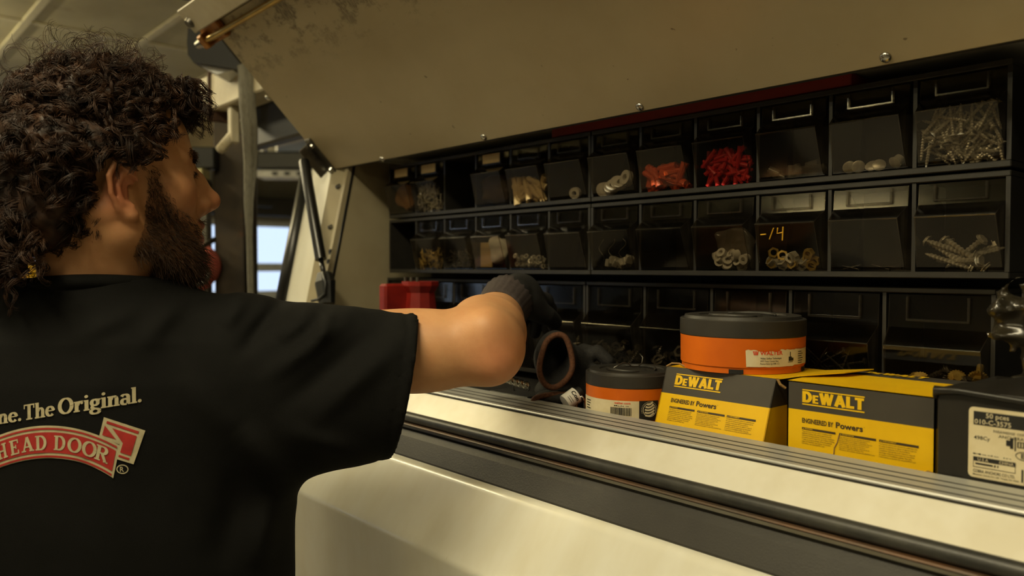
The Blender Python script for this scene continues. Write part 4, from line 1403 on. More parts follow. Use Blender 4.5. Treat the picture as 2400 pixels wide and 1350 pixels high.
make_texts([
    ('eng', 'ENGINEERED BY', 0.022), ('powers', 'Powers', 0.026), ('tm', 'TM', 0.0),
    ('w1', 'WARNING', 0.01), ('w2', 'ADVERTENCIA', 0.01), ('w3', 'AVERTISSEMENT', 0.01),
    ('p1', 'These fasteners must be used in compliance with\napplicable building codes and as approved by the\nauthorities having jurisdiction. For proper installation\nprocedures and to reduce the risk of failure resulting\nin injury or property damage, follow all published\nsafety and installation instructions. For product\ninformation, see www.DeWALT.com', 0.0),
    ('p2', 'Estas sujeciones deben ser utilizadas de acuerdo\ncon los codigos de construccion aplicables y\naprobado por las autoridades competentes. Para los\nprocedimientos de instalacion correctos y para\nreducir el riesgo de fracaso en lesiones o\ndanos materiales, siga todas las instrucciones de\nseguridad e instalacion publicadas. Para\ninformacion del producto consulte www.DeWALT.com', 0.0),
    ('p3', 'Ces fixations doivent etre utilisees en conformite avec\nles codes du batiment en vigueur et approuve par les\nautorites competentes. Pour les procedures\nd installation appropriees et de reduire le risque de\ndommages corporels suivez toutes les instructions\nde securite et d installation publiees. Pour plus\nd informations sur produit voir www.DeWALT.com', 0.0),
    ('walter', 'WALTER', 0.022), ('wst', 'Walter Surface Technologies', 0.008), ('wad', '5977 Trans Canada Hwy', 0.004), ('wad2', 'Pointe-Claire Qc H9R 1C1', 0.004),
    ('wcom', 'walter.com', 0.014), ('made', 'Made in', 0.004), ('con', 'Con', 0.03), ('pces', '50 pces', 0.006), ('code', '010-C-3575', 0.006), ('three8', '3/8', 0.006),
    ('pb1', 'PARAWEDGE  CONCRETE ANCHOR', 0.004), ('pb2', 'ANCHERA BETON', 0.004), ('c498', '498Cy', 0.004), ('es', 'ES', 0.02), ('cobra', 'COBRA ANCHORS CO LTD.', 0.01), ('mont', 'Montreal, Canada H1x 5J8, Temple, PA 19560', 0.004),
    ('usa', 'U S A', 0.006), ('china', 'CHINA', 0.006), ('lar', 'LARGE', 0.0), ('d580', '5 8 0', 0.0), ('reg', 'R', 0.01),
])


def tri_mark(x, y, s):
    return np.array([(x, y), (x + s, y), (x + s / 2, y + s * 0.9)]), [(0, 1, 2)]


def box_print(root, o, ex, ey, W, vis, back=None):
    """face print laid on plane o (upper left), ex to the right, ey downwards is negative; W width, vis visible height"""
    yel, ink = [], []
    V, F, w = block_word('DEWALT', 1.0, (1,))
    x0, x1 = 0.116 * W, 0.558 * W
    V = V * np.array([(x1 - x0) / w, 0.166 * vis]) + np.array([x0, -0.298 * vis])
    yel += [(V, F), rect(x0, -0.122 * vis, x1, -0.104 * vis), rect(x0, -0.335 * vis, x1, -0.315 * vis)]
    yo = on_plane(yel, o, ex, ey, 0.0005).build('brand_lettering', M['dw_yprint'], root, fix=False)
    ink.append(fit('eng', 0.116 * W, -0.600 * vis, w=0.228 * W, h=0.068 * vis))
    ink.append(fit('powers', 0.362 * W, -0.602 * vis, w=0.186 * W, h=0.082 * vis))
    ink.append(fit('tm', 0.551 * W, -0.545 * vis, w=0.010 * W, h=0.012 * vis))
    for k, (a, b, wk, pk) in enumerate(((0.116, 0.360, 'w1', 'p1'), (0.386, 0.636, 'w2', 'p2'), (0.656, 0.904, 'w3', 'p3'))):
        y0 = -(0.700) * vis
        ink.append(rect(a * W, y0, b * W, y0 + 0.030 * vis))
        V, F = TXT[pk]
        V = V.copy()
        ww, hh = V[:, 0].max(), V[:, 1].max() - V[:, 1].min()
        V[:, 1] -= V[:, 1].max()
        V = V * np.array([(b - a) * W * 0.97 / ww, 0.205 * vis / hh]) + np.array([a * W, y0 - 0.014 * vis])
        ink.append((V, F))
        V2, F2 = fit(wk, (a + 0.022) * W, y0 + 0.007 * vis, h=0.018 * vis)
        on_plane([(V2, F2), tri_mark((a + 0.008) * W, y0 + 0.006 * vis, 0.009 * W)], o, ex, ey, 0.0008).build('warning_lettering', M['dw_yprint'], root, fix=False)
    on_plane(ink, o, ex, ey, 0.0005).build('face_lettering', M['dw_ink'], root, fix=False)


def carton(name, label, cf, grey_frac, depth_back, flap=None):
    """open-printed carton from four front corners [TL, TR, BR, BL] and a back plane y"""
    TL, TR, BR, BL = [Vector(p) for p in cf]
    t = thing(name, label, 'box', ((TL.x + TR.x) / 2, (TL.y + depth_back) / 2, CF), 'yellow and grey fastener boxes')
    g = grey_frac
    ML, MR = TL.lerp(BL, g), TR.lerp(BR, g)
    bk = lambda p: Vector((p.x, depth_back, p.z))
    MB().slab([TL, TR, MR, ML], (0, 0.0015, 0)).build('front_band', M['dw_grey'], t)
    MB().slab([ML, MR, BR, BL], (0, 0.0015, 0)).build('front_panel', M['dw_yellow'], t)
    MB().slab([TR, bk(TR), bk(MR), MR], (-0.0015, 0, 0)).build('end_band', M['dw_grey'], t)
    MB().slab([MR, bk(MR), bk(BR), BR], (-0.0015, 0, 0)).build('end_panel', M['dw_yellow'], t)
    MB().slab([TL, bk(TL), bk(ML), ML], (0.0015, 0, 0)).build('end_band', M['dw_grey'], t)
    MB().slab([ML, bk(ML), bk(BL), BL], (0.0015, 0, 0)).build('end_panel', M['dw_yellow'], t)
    MB().slab([bk(TL), bk(TR), bk(BR), bk(BL)], (0, -0.0015, 0)).build('back_panel', M['dw_yellow'], t)
    return t, bk


BVIS = 0.0715
b2 = [(-0.4488, 0.785, -0.1220), (-0.2980, 0.785, -0.1220), (-0.2980, 0.785, CF), (-0.4488, 0.785, CF)]
t, bk = carton('fastener_box', 'yellow and grey fastener box between another yellow box and the black box', b2, 0.366, 0.920)
MB().slab([(-0.4488, 0.785, -0.1220), (-0.2980, 0.785, -0.1220), (-0.2980, 0.882, -0.1215), (-0.4488, 0.882, -0.1215)], (0, 0, -0.0012)).build('top_panel', M['dw_yellow'], t)
MB().slab([(-0.4488, 0.884, -0.1212), (-0.2980, 0.884, -0.1212), (-0.2980, 0.920, -0.1220), (-0.4488, 0.920, -0.1220)], (0, 0, -0.0012)).build('top_flap', M['dw_grey'], t)
V, F, w = block_word('DEWALT', 1.0, (1,))
on_plane([(V * np.array([0.066 / w, 0.017]), F)], (-0.418, 0.895, -0.1211), (1, 0, 0), (0, 1, 0), 0.0004).build('flap_lettering', M['dw_yprint'], t, fix=False)
box_print(t, (-0.4488, 0.785, -0.1220), (1, 0, 0), (0, 0, 1), 0.1508, BVIS)
# torn lower edge: a curling tongue and a crease on the front panel
tear = [(-0.325, 0.7835, -0.1955), (-0.3135, 0.7825, -0.1925), (-0.308, 0.7815, -0.1945), (-0.3035, 0.7825, -0.1915), (-0.2990, 0.7835, -0.1925), (-0.2990, 0.7838, CF), (-0.330, 0.7838, CF)]
MB().slab(tear, (0, 0.0009, 0)).build('torn_edge', M['card_edge'], t)
cr = [(-0.3905, -0.172), (-0.3925, -0.180), (-0.3955, -0.186), (-0.3960, -0.192), (-0.3985, -0.1985)]
MB().tube([(x, 0.7846, z) for x, z in cr], 0.0006, 5).build('crease', M['card_edge'], t)

b1 = [(-0.6220, 0.800, -0.1245), (-0.4710, 0.800, -0.1245), (-0.4735, 0.776, CF), (-0.6245, 0.776, CF)]
t, bk = carton('fastener_box', 'yellow and grey fastener box with the orange tub standing on it', b1, 0.40, 0.915)
TL, TR, BR, BL = [Vector(p) for p in b1]
MB().slab([TL, TR, bk(TR), bk(TL)], (0, 0, -0.0012)).build('top_panel', M['dw_yellow'], t)
fl = [Vector((-0.4712, 0.803, -0.1243)), Vector((-0.450, 0.812, -0.1195)), Vector((-0.4170, 0.850, -0.1160)), Vector((-0.4060, 0.895, -0.1150)), Vector((-0.4712, 0.910, -0.1240))]
MB().slab(fl, (0, 0, -0.0012)).build('side_flap', M['dw_yellow'], t)
# raw torn corner
MB().tube([TL + Vector((0.0, -0.0005, 0.0)), TL + Vector((0.006, 0.002, 0.004)), TL + Vector((0.016, 0.004, 0.0045)), TL + Vector((0.024, 0.006, 0.001))], 0.0012, 6).build('torn_corner', M['card_edge'], t)
MB().tube([TR + Vector((0.001, 0.001, 0.0)), TR + Vector((0.004, 0.002, -0.006)), TR + Vector((0.008, 0.006, -0.010))], 0.0016, 6).build('torn_corner', M['card_edge'], t)
ey = (TL - BL)
box_print(t, TL, (1, 0, 0), ey.normalized(), 0.151, 0.0722)

# black box with the white label
bx0, bx1, by0, by1, bz1 = -0.2925, -0.128, 0.774, 0.925, -0.1135
t = thing('anchor_box', 'scuffed black cardboard box with a white printed label', 'box', ((bx0 + bx1) / 2, (by0 + by1) / 2, CF))
MB().box((bx0, by0, CF), (bx1, by1, bz1), 0.0015).build('carton_body', M['black_card'], t)
rim = [(bx0 - 0.002, by0 + 0.004, bz1 - 0.006), (bx0, by0 - 0.002, bz1 + 0.0005), (bx0 + 0.02, by0 - 0.0035, bz1 + 0.002), (bx0 + 0.07, by0 - 0.004, bz1 - 0.001), (bx1, by0 - 0.003, bz1 + 0.001)]
MB().tube(rim, [0.0035, 0.0045, 0.003, 0.0028, 0.0028], 7).build('crumpled_rim', M['black_card'], t, smooth=True)
lidf = [Vector((bx0, by0, bz1 + 0.001)), Vector((bx1, by0, bz1 + 0.001)), Vector((bx1, by0 + 0.06, bz1 + 0.018)), Vector((bx0 + 0.062, by0 + 0.05, bz1 + 0.014)), Vector((bx0 + 0.01, by0 + 0.03, bz1 + 0.004))]
MB().slab(lidf, (0, 0.001, 0.0012)).build('lid_flap', M['black_card'], t)
lx0, lx1, lz0, lz1 = -0.2655, -0.150, -0.1872, -0.1245
ly = by0
LW, LH = lx1 - lx0, lz1 - lz0
crn = 0.004
poly = np.concatenate([arc(lx1 - crn, lz1 - crn, crn, crn, 0, 90, 5), arc(lx0 + crn, lz1 - crn, crn, crn, 90, 180, 5), arc(lx0 + crn, lz0 + crn, crn, crn, 180, 270, 5), arc(lx1 - crn, lz0 + crn, crn, crn, 270, 360, 5)])
lab = MB().slab([(x, ly - 0.0004, z) for x, z in poly], (0, -0.0002, 0)).build('label', M['paper'], t)
O = (lx0, ly - 0.0006, lz1)
ink = [rect(0.004, -0.0155, LW - 0.002, -0.0035)]
wh = [fit('pces', 0.014, -0.0085, h=0.0042), fit('code', 0.005, -0.0145, h=0.0042), fit('three8', 0.054, -0.012, h=0.005)]
ink += [fit('pb1', 0.020, -0.0205, w=0.046, h=0.0022), fit('pb2', 0.024, -0.0245, w=0.034, h=0.0026), fit('c498', 0.0045, -0.0285, h=0.0034)]
# bolt drawing
ink += [rect(0.030, -0.0305, 0.033, -0.0255), rect(0.033, -0.0325, 0.0355, -0.0235), rect(0.0365, -0.034, 0.0375, -0.022)]
for k in range(11):
    ink.append(rect(0.0385 + 0.0022 * k, -0.0305, 0.0395 + 0.0022 * k, -0.0258))
ink += [rect(0.0385, -0.0262, 0.0640, -0.0256), rect(0.0385, -0.0308, 0.0640, -0.0302)]
ink += [fit('es', 0.0415, -0.0395, h=0.0042), stroke(arc(0.044, -0.0375, 0.0065, 0.0035, 20, 200, 12), 0.0006, 0.0006), stroke(arc(0.044, -0.0375, 0.0065, 0.0035, 200, 340, 12), 0.0006, 0.0006)]
ink += [fit('made', 0.004, -0.0420, w=0.030, h=0.0012)]
ink += [rect(0.0042, -0.0478, 0.0375, -0.0440), rect(0.0042, -0.0530, 0.0046, -0.0478), rect(0.0371, -0.0530, 0.0375, -0.0478), rect(0.0042, -0.0534, 0.0375, -0.0529), rect(0.006, -0.0508, 0.020, -0.0493), rect(0.021, -0.0511, 0.0222, -0.0490), rect(0.0235, -0.0511, 0.0243, -0.0490)]
wh += [fit('usa', 0.008, -0.0472, h=0.0025), fit('china', 0.025, -0.0472, h=0.0025)]
ink += [fit('cobra', 0.0042, -0.0578, w=0.033, h=0.0026), fit('mont', 0.0042, -0.0604, w=0.036, h=0.0015), fit('lar', 0.045, -0.0465, h=0.003)]
R = random.Random(5)
x = 0.042
while x < 0.078:
    w_ = R.choice((0.0005, 0.0009, 0.0014))
    ink.append(rect(x, -0.0600, x + w_, -0.0490))
    x += w_ + R.choice((0.0006, 0.001))
ink.append(fit('d580', 0.044, -0.0622, h=0.0018))
on_plane(ink, O, (1, 0, 0), (0, 0, 1), 0.0003).build('label_print', M['black_ink'], lab, fix=False)
for w1_ in wh:
    on_plane([w1_], O, (1, 0, 0), (0, 0, 1), 0.0006).build('lettering', M['paper'], lab, fix=False)


# round abrasive-disc tubs
def tub(name, label, c, R_, Hb, Hl):
    t = thing(name, label, 'tub', c, 'orange disc tubs with black lids')
    MB().lathe([(R_ * 0.965, 0.0), (R_ * 0.965, 0.006), (R_ * 0.985, 0.0075), (R_ * 0.99, Hb)], c, 56, True, True).build('tub_body', M['tub_orange'], t, smooth=True, auto=30)
    L0 = Hb
    MB().lathe([(R_ * 0.99, L0 - 0.001), (R_, L0), (R_ * 0.998, L0 + Hl * 0.80), (R_ * 0.985, L0 + Hl * 0.84), (R_ * 0.935, L0 + Hl * 0.84), (R_ * 0.92, L0 + Hl), (R_ * 0.70, L0 + Hl), (R_ * 0.68, L0 + Hl - 0.0018), (R_ * 0.34, L0 + Hl - 0.0018), (R_ * 0.30, L0 + Hl), (0.001, L0 + Hl)], c, 56, True, True).build('tub_lid', M['tub_lid'], t, smooth=True, auto=30)
    C = Vector(c)
    for a0 in (0.4, 0.4 + math.pi):
        pts = [C + Vector((R_ * 0.52 * math.cos(a0 + q), R_ * 0.52 * math.sin(a0 + q), L0 + Hl)) for q in np.linspace(0, 2.2, 14)]
        MB().tube(pts, [0.0008 + 0.0022 * math.sin(math.pi * i / 13) for i in range(14)], 6).build('lid_rib', M['tub_lid'], t, smooth=True)
    return t


def wrap(parts, c, R_, phi0, off):
    mb = MB()
    for V, F in parts:
        mb.add([(c[0] + (R_ + off) * math.cos(phi0 + x / R_), c[1] + (R_ + off) * math.sin(phi0 + x / R_), c[2] + y) for x, y in V], F)
    return mb


tc1 = (-0.5560, 0.8640, -0.1241)
R1 = 0.0755
t1 = tub('disc_tub', 'large orange tub with black lid on top of a yellow box', tc1, R1, 0.0420, 0.0230)
phi = math.atan2(-tc1[1], -tc1[0])
for a_ in (-0.20, 1.18):
    wrap([rect(0, 0.0, 0.017, 0.0052, 4)], tc1, R1, phi + a_, 0.0006 - R1 * 0.034).build('foot_notch', M['recess'], t1, fix=False)
R = random.Random(2)
xs = np.linspace(0.004, 0.100, 33)
V, F = [], []
for i, x in enumerate(xs):
    jt = 0.0012 * R.random() + (0.002 if 4 < i < 14 else 0)
    V += [(x + (0.001 * R.random() if i == 0 else 0), 0.0085 + 0.0006 * R.random() + (0.001 if i > 20 else 0)), (x, 0.0290 - jt)]
F = [(2 * i, 2 * i + 2, 2 * i + 3, 2 * i + 1) for i in range(32)]
lab = wrap([(np.array(V), F)], tc1, R1 * 0.99, phi, 0.0005).build('label', M['paper'], t1, fix=False)
wl = [fit('walter', 0.020, 0.0228, w=0.028, h=0.0046)]
for k in range(3):
    wl.append(stroke([(0.0125 + 0.0018 * k, 0.0272), (0.0138 + 0.0014 * k, 0.0226)], 0.0011, 0.0011))
wl.append(stroke([(0.0170, 0.0228), (0.0180, 0.0272)], 0.0009, 0.0009))
wrap(wl, tc1, R1 * 0.99, phi, 0.0008).build('brand_print', M['red_ink'], lab, fix=False)
wk = [fit('wst', 0.0205, 0.0178, w=0.026, h=0.0021), fit('wad', 0.0205, 0.0146, w=0.022, h=0.0019), fit('wad2', 0.0205, 0.0116, w=0.023, h=0.0019)]
wk += [rect(0.0570, 0.0150, 0.0620, 0.0200, 3), rect(0.0590, 0.0195, 0.0602, 0.0255), rect(0.0618, 0.0150, 0.0650, 0.0185, 2), rect(0.0560, 0.0135, 0.0640, 0.0141, 3)]
for k in range(6):
    wk.append(rect(0.074, 0.0245 - 0.0026 * k, 0.074 + 0.012 * (0.6 + 0.4 * R.random()), 0.0253 - 0.0026 * k, 4))
wrap(wk, tc1, R1 * 0.99, phi, 0.0008).build('small_print', M['black_ink'], lab, fix=False)

tc2 = (-0.7060, 0.8310, CF)
R2 = 0.0620
t2 = tub('disc_tub', 'small orange tub with black lid beside the brown cuffed glove', tc2, R2, 0.0470, 0.0185)
phi = math.atan2(-tc2[1], -tc2[0])
lab = wrap([rect(-0.088, 0.006, 0.010, 0.031, 30)], tc2, R2 * 0.99, phi, 0.0005).build('label', M['paper'], t2, fix=False)
sq = wrap([rect(0.0102, 0.006, 0.036, 0.0315, 8)], tc2, R2 * 0.99, phi, 0.0005).build('logo_square', M['black_ink'], t2, fix=False)
wrap([fit('wcom', -0.022, 0.0268, w=0.021, h=0.0030)], tc2, R2 * 0.99, phi, 0.0008).build('web_print', M['red_ink'], lab, fix=False)
wrap([fit('made', -0.022, 0.0236, w=0.019, h=0.0017)], tc2, R2 * 0.99, phi, 0.0008).build('lettering', M['black_ink'], lab, fix=False)
bars = []
x = -0.027
while x < 0.0:
    w_ = R.choice((0.0005, 0.0009, 0.0015))
    bars.append(rect(x, 0.0120, x + w_, 0.0222))
    x += w_ + R.choice((0.0004, 0.0008))
for k in range(4):
    wrap([rect(-0.076, 0.0255 - 0.0035 * k, -0.066 + 0.004 * R.random(), 0.0268 - 0.0035 * k, 3)], tc2, R2 * 0.99, phi, 0.0008).build('lettering', M['black_ink'], lab, fix=False)
wrap(bars, tc2, R2 * 0.99, phi, 0.0008).build('barcode', M['black_ink'], lab, fix=False)
hd = []
cx_, cz_, rr = 0.0238, 0.0195, 0.0085
for k in range(5):          # striped disc emblem
    q = -0.9 + 0.45 * k
    hd.append(stroke(np.stack([cx_ + np.linspace(-0.95, 0.95, 8) * rr * math.cos(q * 0.75) * (0.95 - 0.08 * k), cz_ + rr * q * 0.95 + 0.0022 * np.linspace(-1, 1, 8) ** 2 + 0.0014 * np.linspace(-1, 1, 8)], 1), 0.0022, 0.0022))
hd.append(stroke(arc(cx_, cz_, rr * 1.02, rr * 1.02, 0, 360, 30), 0.0007, 0.0007))
for k in range(22):
    q = math.radians(200 - 220 * k / 21)
    hd.append((np.array([(cx_ + rr * 1.25 * math.cos(q) + dx, cz_ + rr * 1.25 * math.sin(q) + dy) for dx, dy in ((-.0004, -.0004), (.0004, -.0004), (.0004, .0004), (-.0004, .0004))]), [(0, 1, 2, 3)]))
wrap(hd, tc2, R2 * 0.99, phi, 0.0008).build('emblem_print', M['paper'], sq, fix=False)
# bent wire lying on the small tub's lid
zt = CF + 0.0470 + 0.0185 + 0.001
c = Vector((tc2[0], tc2[1], zt))
wp = [(-0.026, -0.008, 0), (-0.018, -0.004, 0.004), (-0.010, 0.0, 0.007), (-0.004, 0.002, 0.005), (0.002, 0.003, 0.001), (0.010, 0.006, 0.001), (0.016, 0.010, 0.005), (0.018, 0.014, 0.012), (0.014, 0.017, 0.017)]
tag(MB().tube([c + RGT * a + FWD * b + Vector((0, 0, d)) for a, b, d in wp], 0.0009, 6).build('bent_wire', M['steel'], None, True), 'thin bent silver wire on the small tub\'s lid', 'wire')


# gloves: knitted hand grown as one surface, brown cuff ring
def sdf_mesh(name, fn, lo, hi, h, m, parent=None, to_world=None):
    V, F = surface_nets(fn, lo, hi, h)
    if to_world is not None:
        V = to_world(V)
    return mesh_obj(name, V, F, m, parent, True)


def rfu_world(V):
    return V[:, 0:1] * np.array(RGT)[None, :] + V[:, 1:2] * np.array(FWD)[None, :] + V[:, 2:3] * np.array([[0, 0, 1.0]])


g0 = cw(1302, 845, 1.135)


def loc(p):
    return (p.dot(RGT), p.dot(FWD), p.z)


ga = loc(g0)
t = thing('work_glove', 'black knit glove with its brown cuff gaping open', 'glove', (g0.x, g0.y, CF), 'spare work gloves')


def glove_a(X, Y, Z):
    x, y, z = X - ga[0], Y - ga[1], Z - ga[2]
    d = d_chain(x, y, z, [(0, 0.012, 0), (0.004, 0.05, -0.004), (0.026, 0.085, -0.018)], [0.030, 0.031, 0.034])
    k = 1.25
    d = smin(d, d_ell(x, y, z, (0.0, 0.02, 0.0), (0.027, 0.05, 0.041)), 0.012)
    for a, b, c_ in (((0.04, 0.09, -0.012), (0.068, 0.082, 0.004), (0.085, 0.075, -0.01)), ((0.036, 0.085, -0.03), (0.066, 0.072, -0.026), (0.082, 0.062, -0.038)), ((0.03, 0.08, -0.042), (0.052, 0.064, -0.05), (0.06, 0.054, -0.057)), ((0.03, 0.1, -0.01), (0.05, 0.108, 0.002), (0.07, 0.100, 0.0)), ((-0.005, 0.06, 0.012), (0.002, 0.072, 0.020), (0.010, 0.080, 0.020))):
        d = smin(d, d_chain(x, y, z, [a, b, c_], [0.013, 0.0115, 0.0095]), 0.008)
    d = smin(d, d_ell(x, y, z, (0.012, 0.045, -0.05), (0.04, 0.045, 0.022)), 0.015)
    d = d + 0.0016 * wave_noise(x, y, z, 120, 4)
    hole = d_ell(x, y, z, (0, -0.004, 0), (0.0215, 0.055, 0.034))
    d = np.maximum(d, -hole)
    d = np.maximum(d, -(y + 0.004))
    return np.maximum(d, CF + 0.0015 - Z)


sdf_mesh('glove_hand', glove_a, (ga[0] - 0.06, ga[1] - 0.03, CF - 0.004), (ga[0] + 0.11, ga[1] + 0.14, ga[2] + 0.09), 0.0032, M['glove'], t, rfu_world)
pts = []
for q in np.linspace(0, 2 * math.pi, 40, endpoint=False):
    rx = 0.0235 * (1 + 0.08 * math.cos(3 * q + 1))
    rz = 0.0370 * (1 + 0.05 * math.sin(2 * q))
    x_, z_ = rx * math.cos(q), rz * math.sin(q)
    pts.append(g0 + RGT * (x_ * 0.97 + z_ * 0.10) + Vector((0, 0, z_ - x_ * 0.10)) + FWD * (-0.003 + 0.006 * math.sin(q)))
MB().tube([p_ - FWD * 0.004 for p_ in pts], 0.0043, 8, closed=True).build('cuff', M['cuff_brown'], t, smooth=True)

g1 = cw(1330, 905, 1.150)
gb = loc(Vector((g1.x, g1.y, CF + 0.022)))
t = thing('work_glove', 'second black knit glove lying flat under the gaping one', 'glove', (g1.x, g1.y, CF), 'spare work gloves')


def glove_b(X, Y, Z):
    x, y, z = X - gb[0], Y - gb[1], Z - gb[2]
    d = d_ell(x, y, z, (-0.012, -0.012, -0.006), (0.036, 0.018, 0.012))
    d = smin(d, d_chain(x, y, z, [(-0.012, 0.0, -0.008), (0.02, 0.012, -0.006), (0.05, 0.03, 0.004)], [0.012, 0.012, 0.010]), 0.012)
    d = d + 0.0012 * wave_noise(x, y, z, 150, 6)
    return np.maximum(d, CF + 0.0015 - Z)


sdf_mesh('glove_hand', glove_b, (gb[0] - 0.07, gb[1] - 0.05, CF - 0.003), (gb[0] + 0.09, gb[1] + 0.07, CF + 0.06), 0.0032, M['glove'], t, rfu_world)
cc = rfu(gb[0] - 0.016, gb[1] - 0.022, CF + 0.0135)
pts = [cc + RGT * (0.034 * math.cos(q)) + Vector((0, 0, 0.0085 * math.sin(q))) + FWD * (0.004 * math.cos(q)) for q in np.linspace(0, 2 * math.pi, 36, endpoint=False)]
MB().tube(pts, 0.0042, 8, closed=True).build('cuff', M['cuff_brown'], t, smooth=True)

# white plastic end cap with printing, steel spring clip beside it
pa, pb_ = cw(1324, 944, 1.105), cw(1362, 918, 1.115)
t = thing('printed_tube', 'white printed plastic tube end beside the small orange tub', 'tube', (pa.x, pa.y, CF))
MB().tube([pa, pa.lerp(pb_, 0.70)], [0.0112, 0.0118], 20).build('tube_body', M['wplastic'], t, smooth=True, auto=40)
MB().tube([pa.lerp(pb_, 0.70), pa.lerp(pb_, 0.78), pb_], [0.0095, 0.0095, 0.0085], 20).build('black_neck', M['black_plastic'], t, smooth=True, auto=40)
ax = (pb_ - pa).normalized()
nn = (-pa).normalized()
nn = (nn - ax * nn.dot(ax)).normalized()
sd = nn.cross(ax)
mb = MB()
V, F = fit('con', 0, 0, w=0.016, h=0.0055)
mb.add([pa + ax * (0.0125 + float(y)) + (nn * math.cos((float(x) - 0.008) / 0.0119) - sd * math.sin((float(x) - 0.008) / 0.0119)) * 0.0122 for x, y in V], F)
mb.build('tube_print', M['black_ink'], t, fix=False)
for k in range(2):
    V, F = rect(0.003, 0, 0.013, 0.0007, 6)
    mb = MB()
    mb.add([pa + ax * (0.0045 + 0.003 * k + float(y)) + (nn * math.cos((float(x) - 0.008) / 0.0119) - sd * math.sin((float(x) - 0.008) / 0.0119)) * 0.0120 for x, y in V], F)
    mb.build('tube_print', M['black_ink'], t, fix=False)
q = cw(1360, 948, 1.105)
tag(MB().tube([Vector((q.x, q.y, CF)) + RGT * a + Vector((0, 0, b)) for a, b in ((-0.004, 0.001), (-0.006, 0.010), (-0.003, 0.020), (0.002, 0.023), (0.006, 0.018), (0.006, 0.001))], 0.0024, 8).build('spring_clip', M['chrome'], None, True), 'small bright steel clip against the small orange tub', 'clip')
# spiral drill bit, wire loop and flat tools in front of the gloves
pa, pb_ = cw(1120, 868, 1.13), cw(1240, 905, 1.12)
mb = MB()
N = 60
vs = []
d_ = (pb_ - pa)
e1 = d_.normalized().cross(Vector((0, 0, 1))).normalized()
e2 = d_.normalized().cross(e1)
for i in range(N + 1):
    for k in range(10):
        a = 2 * math.pi * k / 10
        tw = i * 0.55
        rr = 0.0058 * (1 - 0.42 * max(0, math.cos(2 * (a - tw))) ** 3)
        vs.append(pa + d_ * (i / N) + (e1 * math.cos(a) + e2 * math.sin(a)) * rr)
fs = [(i * 10 + k, i * 10 + (k + 1) % 10, i * 10 + 10 + (k + 1) % 10, i * 10 + 10 + k) for i in range(N) for k in range(10)] + [tuple(range(9, -1, -1)), tuple(N * 10 + k for k in range(10))]
mb.add(vs, fs)
tag(mb.build('drill_bit', M['chrome'], None, True), 'spiral steel drill bit lying by the man\'s elbow', 'drill bit')
bz = CF
q = cw(1222, 915, 1.195)
tag(MB().box((q.x - 0.06, q.y - 0.015, CF), (q.x + 0.03, q.y + 0.03, CF + 0.012), 0.002).build('dark_tool_case', M['black_plastic']), 'low black tool case lying in front of the gloves', 'case')
pts = [Vector((q.x, q.y, CF + 0.013)) + RGT * (0.012 * math.cos(a)) + Vector((0, 0, 0.010 + 0.010 * math.sin(a))) - FWD * 0.006 for a in np.linspace(-0.6, 3.7, 16)]
tag(MB().tube(pts, 0.0013, 6).build('wire_loop', M['steel'], None, True), 'thin steel wire loop standing on the black tool case', 'wire loop')

# red plastic spout at the far end
rp = cw(985, 700, 1.50)
t = thing('red_spout', 'red plastic pouring spout standing at the compartment end', 'spout', (rp.x, rp.y, CF))
MB().lathe([(0.050, CF), (0.048, CF + 0.004), (0.034, CF + 0.10), (0.028, CF + 0.155), (0.036, CF + 0.168), (0.036, CF + 0.176)], (rp.x, rp.y, 0), 10).build('cone', M['red_plastic'], t)
hp = cw(940, 680, 1.47)
MB().box((hp.x - 0.03, hp.y - 0.03, CF + 0.120), (rp.x - 0.005, rp.y + 0.0, CF + 0.172), 0.004).build('side_arm', M['red_plastic'], t)
MB().box((hp.x - 0.03, hp.y - 0.03, CF), (hp.x - 0.018, hp.y - 0.018, CF + 0.122), 0.002).build('arm_leg', M['red_plastic'], t)
for k in range(3):
    MB().cyl((rp.x - 0.02 + 0.02 * k, rp.y - 0.02, CF + 0.174), (rp.x - 0.02 + 0.02 * k, rp.y - 0.02, CF + 0.184), 0.003, 8).build('pin', M['steel'], t)
q = cw(868, 716, 1.58)
tag(lump('clear_wrap', Vector((q.x, q.y, CF + 0.058)), (0.026, 0.022, 0.048), M['baggy'], 15, 0.25, 0.006, 60), 'crumpled clear plastic wrap before the red spout', 'plastic wrap')
# crumpled bag on the black box
q = Vector((-0.218, 0.862, bz1 + 0.058))
V, F = surface_nets(lambda X, Y, Z: d_ell(X, Y, Z, (0, 0, 0), (0.056, 0.042, 0.050)) + 0.034 * np.abs(wave_noise(X, Y, Z, 70, 21)) - 0.008 + 0.016 * np.abs(wave_noise(X, Y, Z, 150, 5)) + 0.012 * wave_noise(X, Y, Z, 45, 8), (-.07, -.06, -.07), (.07, .06, .07), 0.0035)
o = mesh_obj('crumpled_bag', V, F, clear_mat('smoky_crumpled_bag', (190, 182, 165), 0.2, 1.0, 1.5, haze=0.3, hazecol=(96, 88, 70)), None, True, origin=(0, 0, 0))
o.location = q
tag(o, 'crumpled grey clear bag resting on the black box', 'bag')

# ------------------------------------------------------------------ the man: laid out in (right, forward, up) as seen by the viewer, then turned into the world
PSI = math.radians(39)
HO = np.array([-0.4775, 0.951, 0.0806])           # between the ears
HF = np.array([math.cos(PSI), math.sin(PSI), 0.0])
TILT = math.radians(4)
HFt = HF * math.cos(TILT) + np.array([0, 0, math.sin(TILT)])
HL = np.array([-math.sin(PSI), math.cos(PSI), 0.0])
HU = np.cross(HFt, HL)


def to_head(X, Y, Z):
    x, y, z = X - HO[0], Y - HO[1], Z - HO[2]
    return (x * HFt[0] + y * HFt[1] + z * HFt[2], x * HL[0] + y * HL[1] + z * HL[2], x * HU[0] + y * HU[1] + z * HU[2])


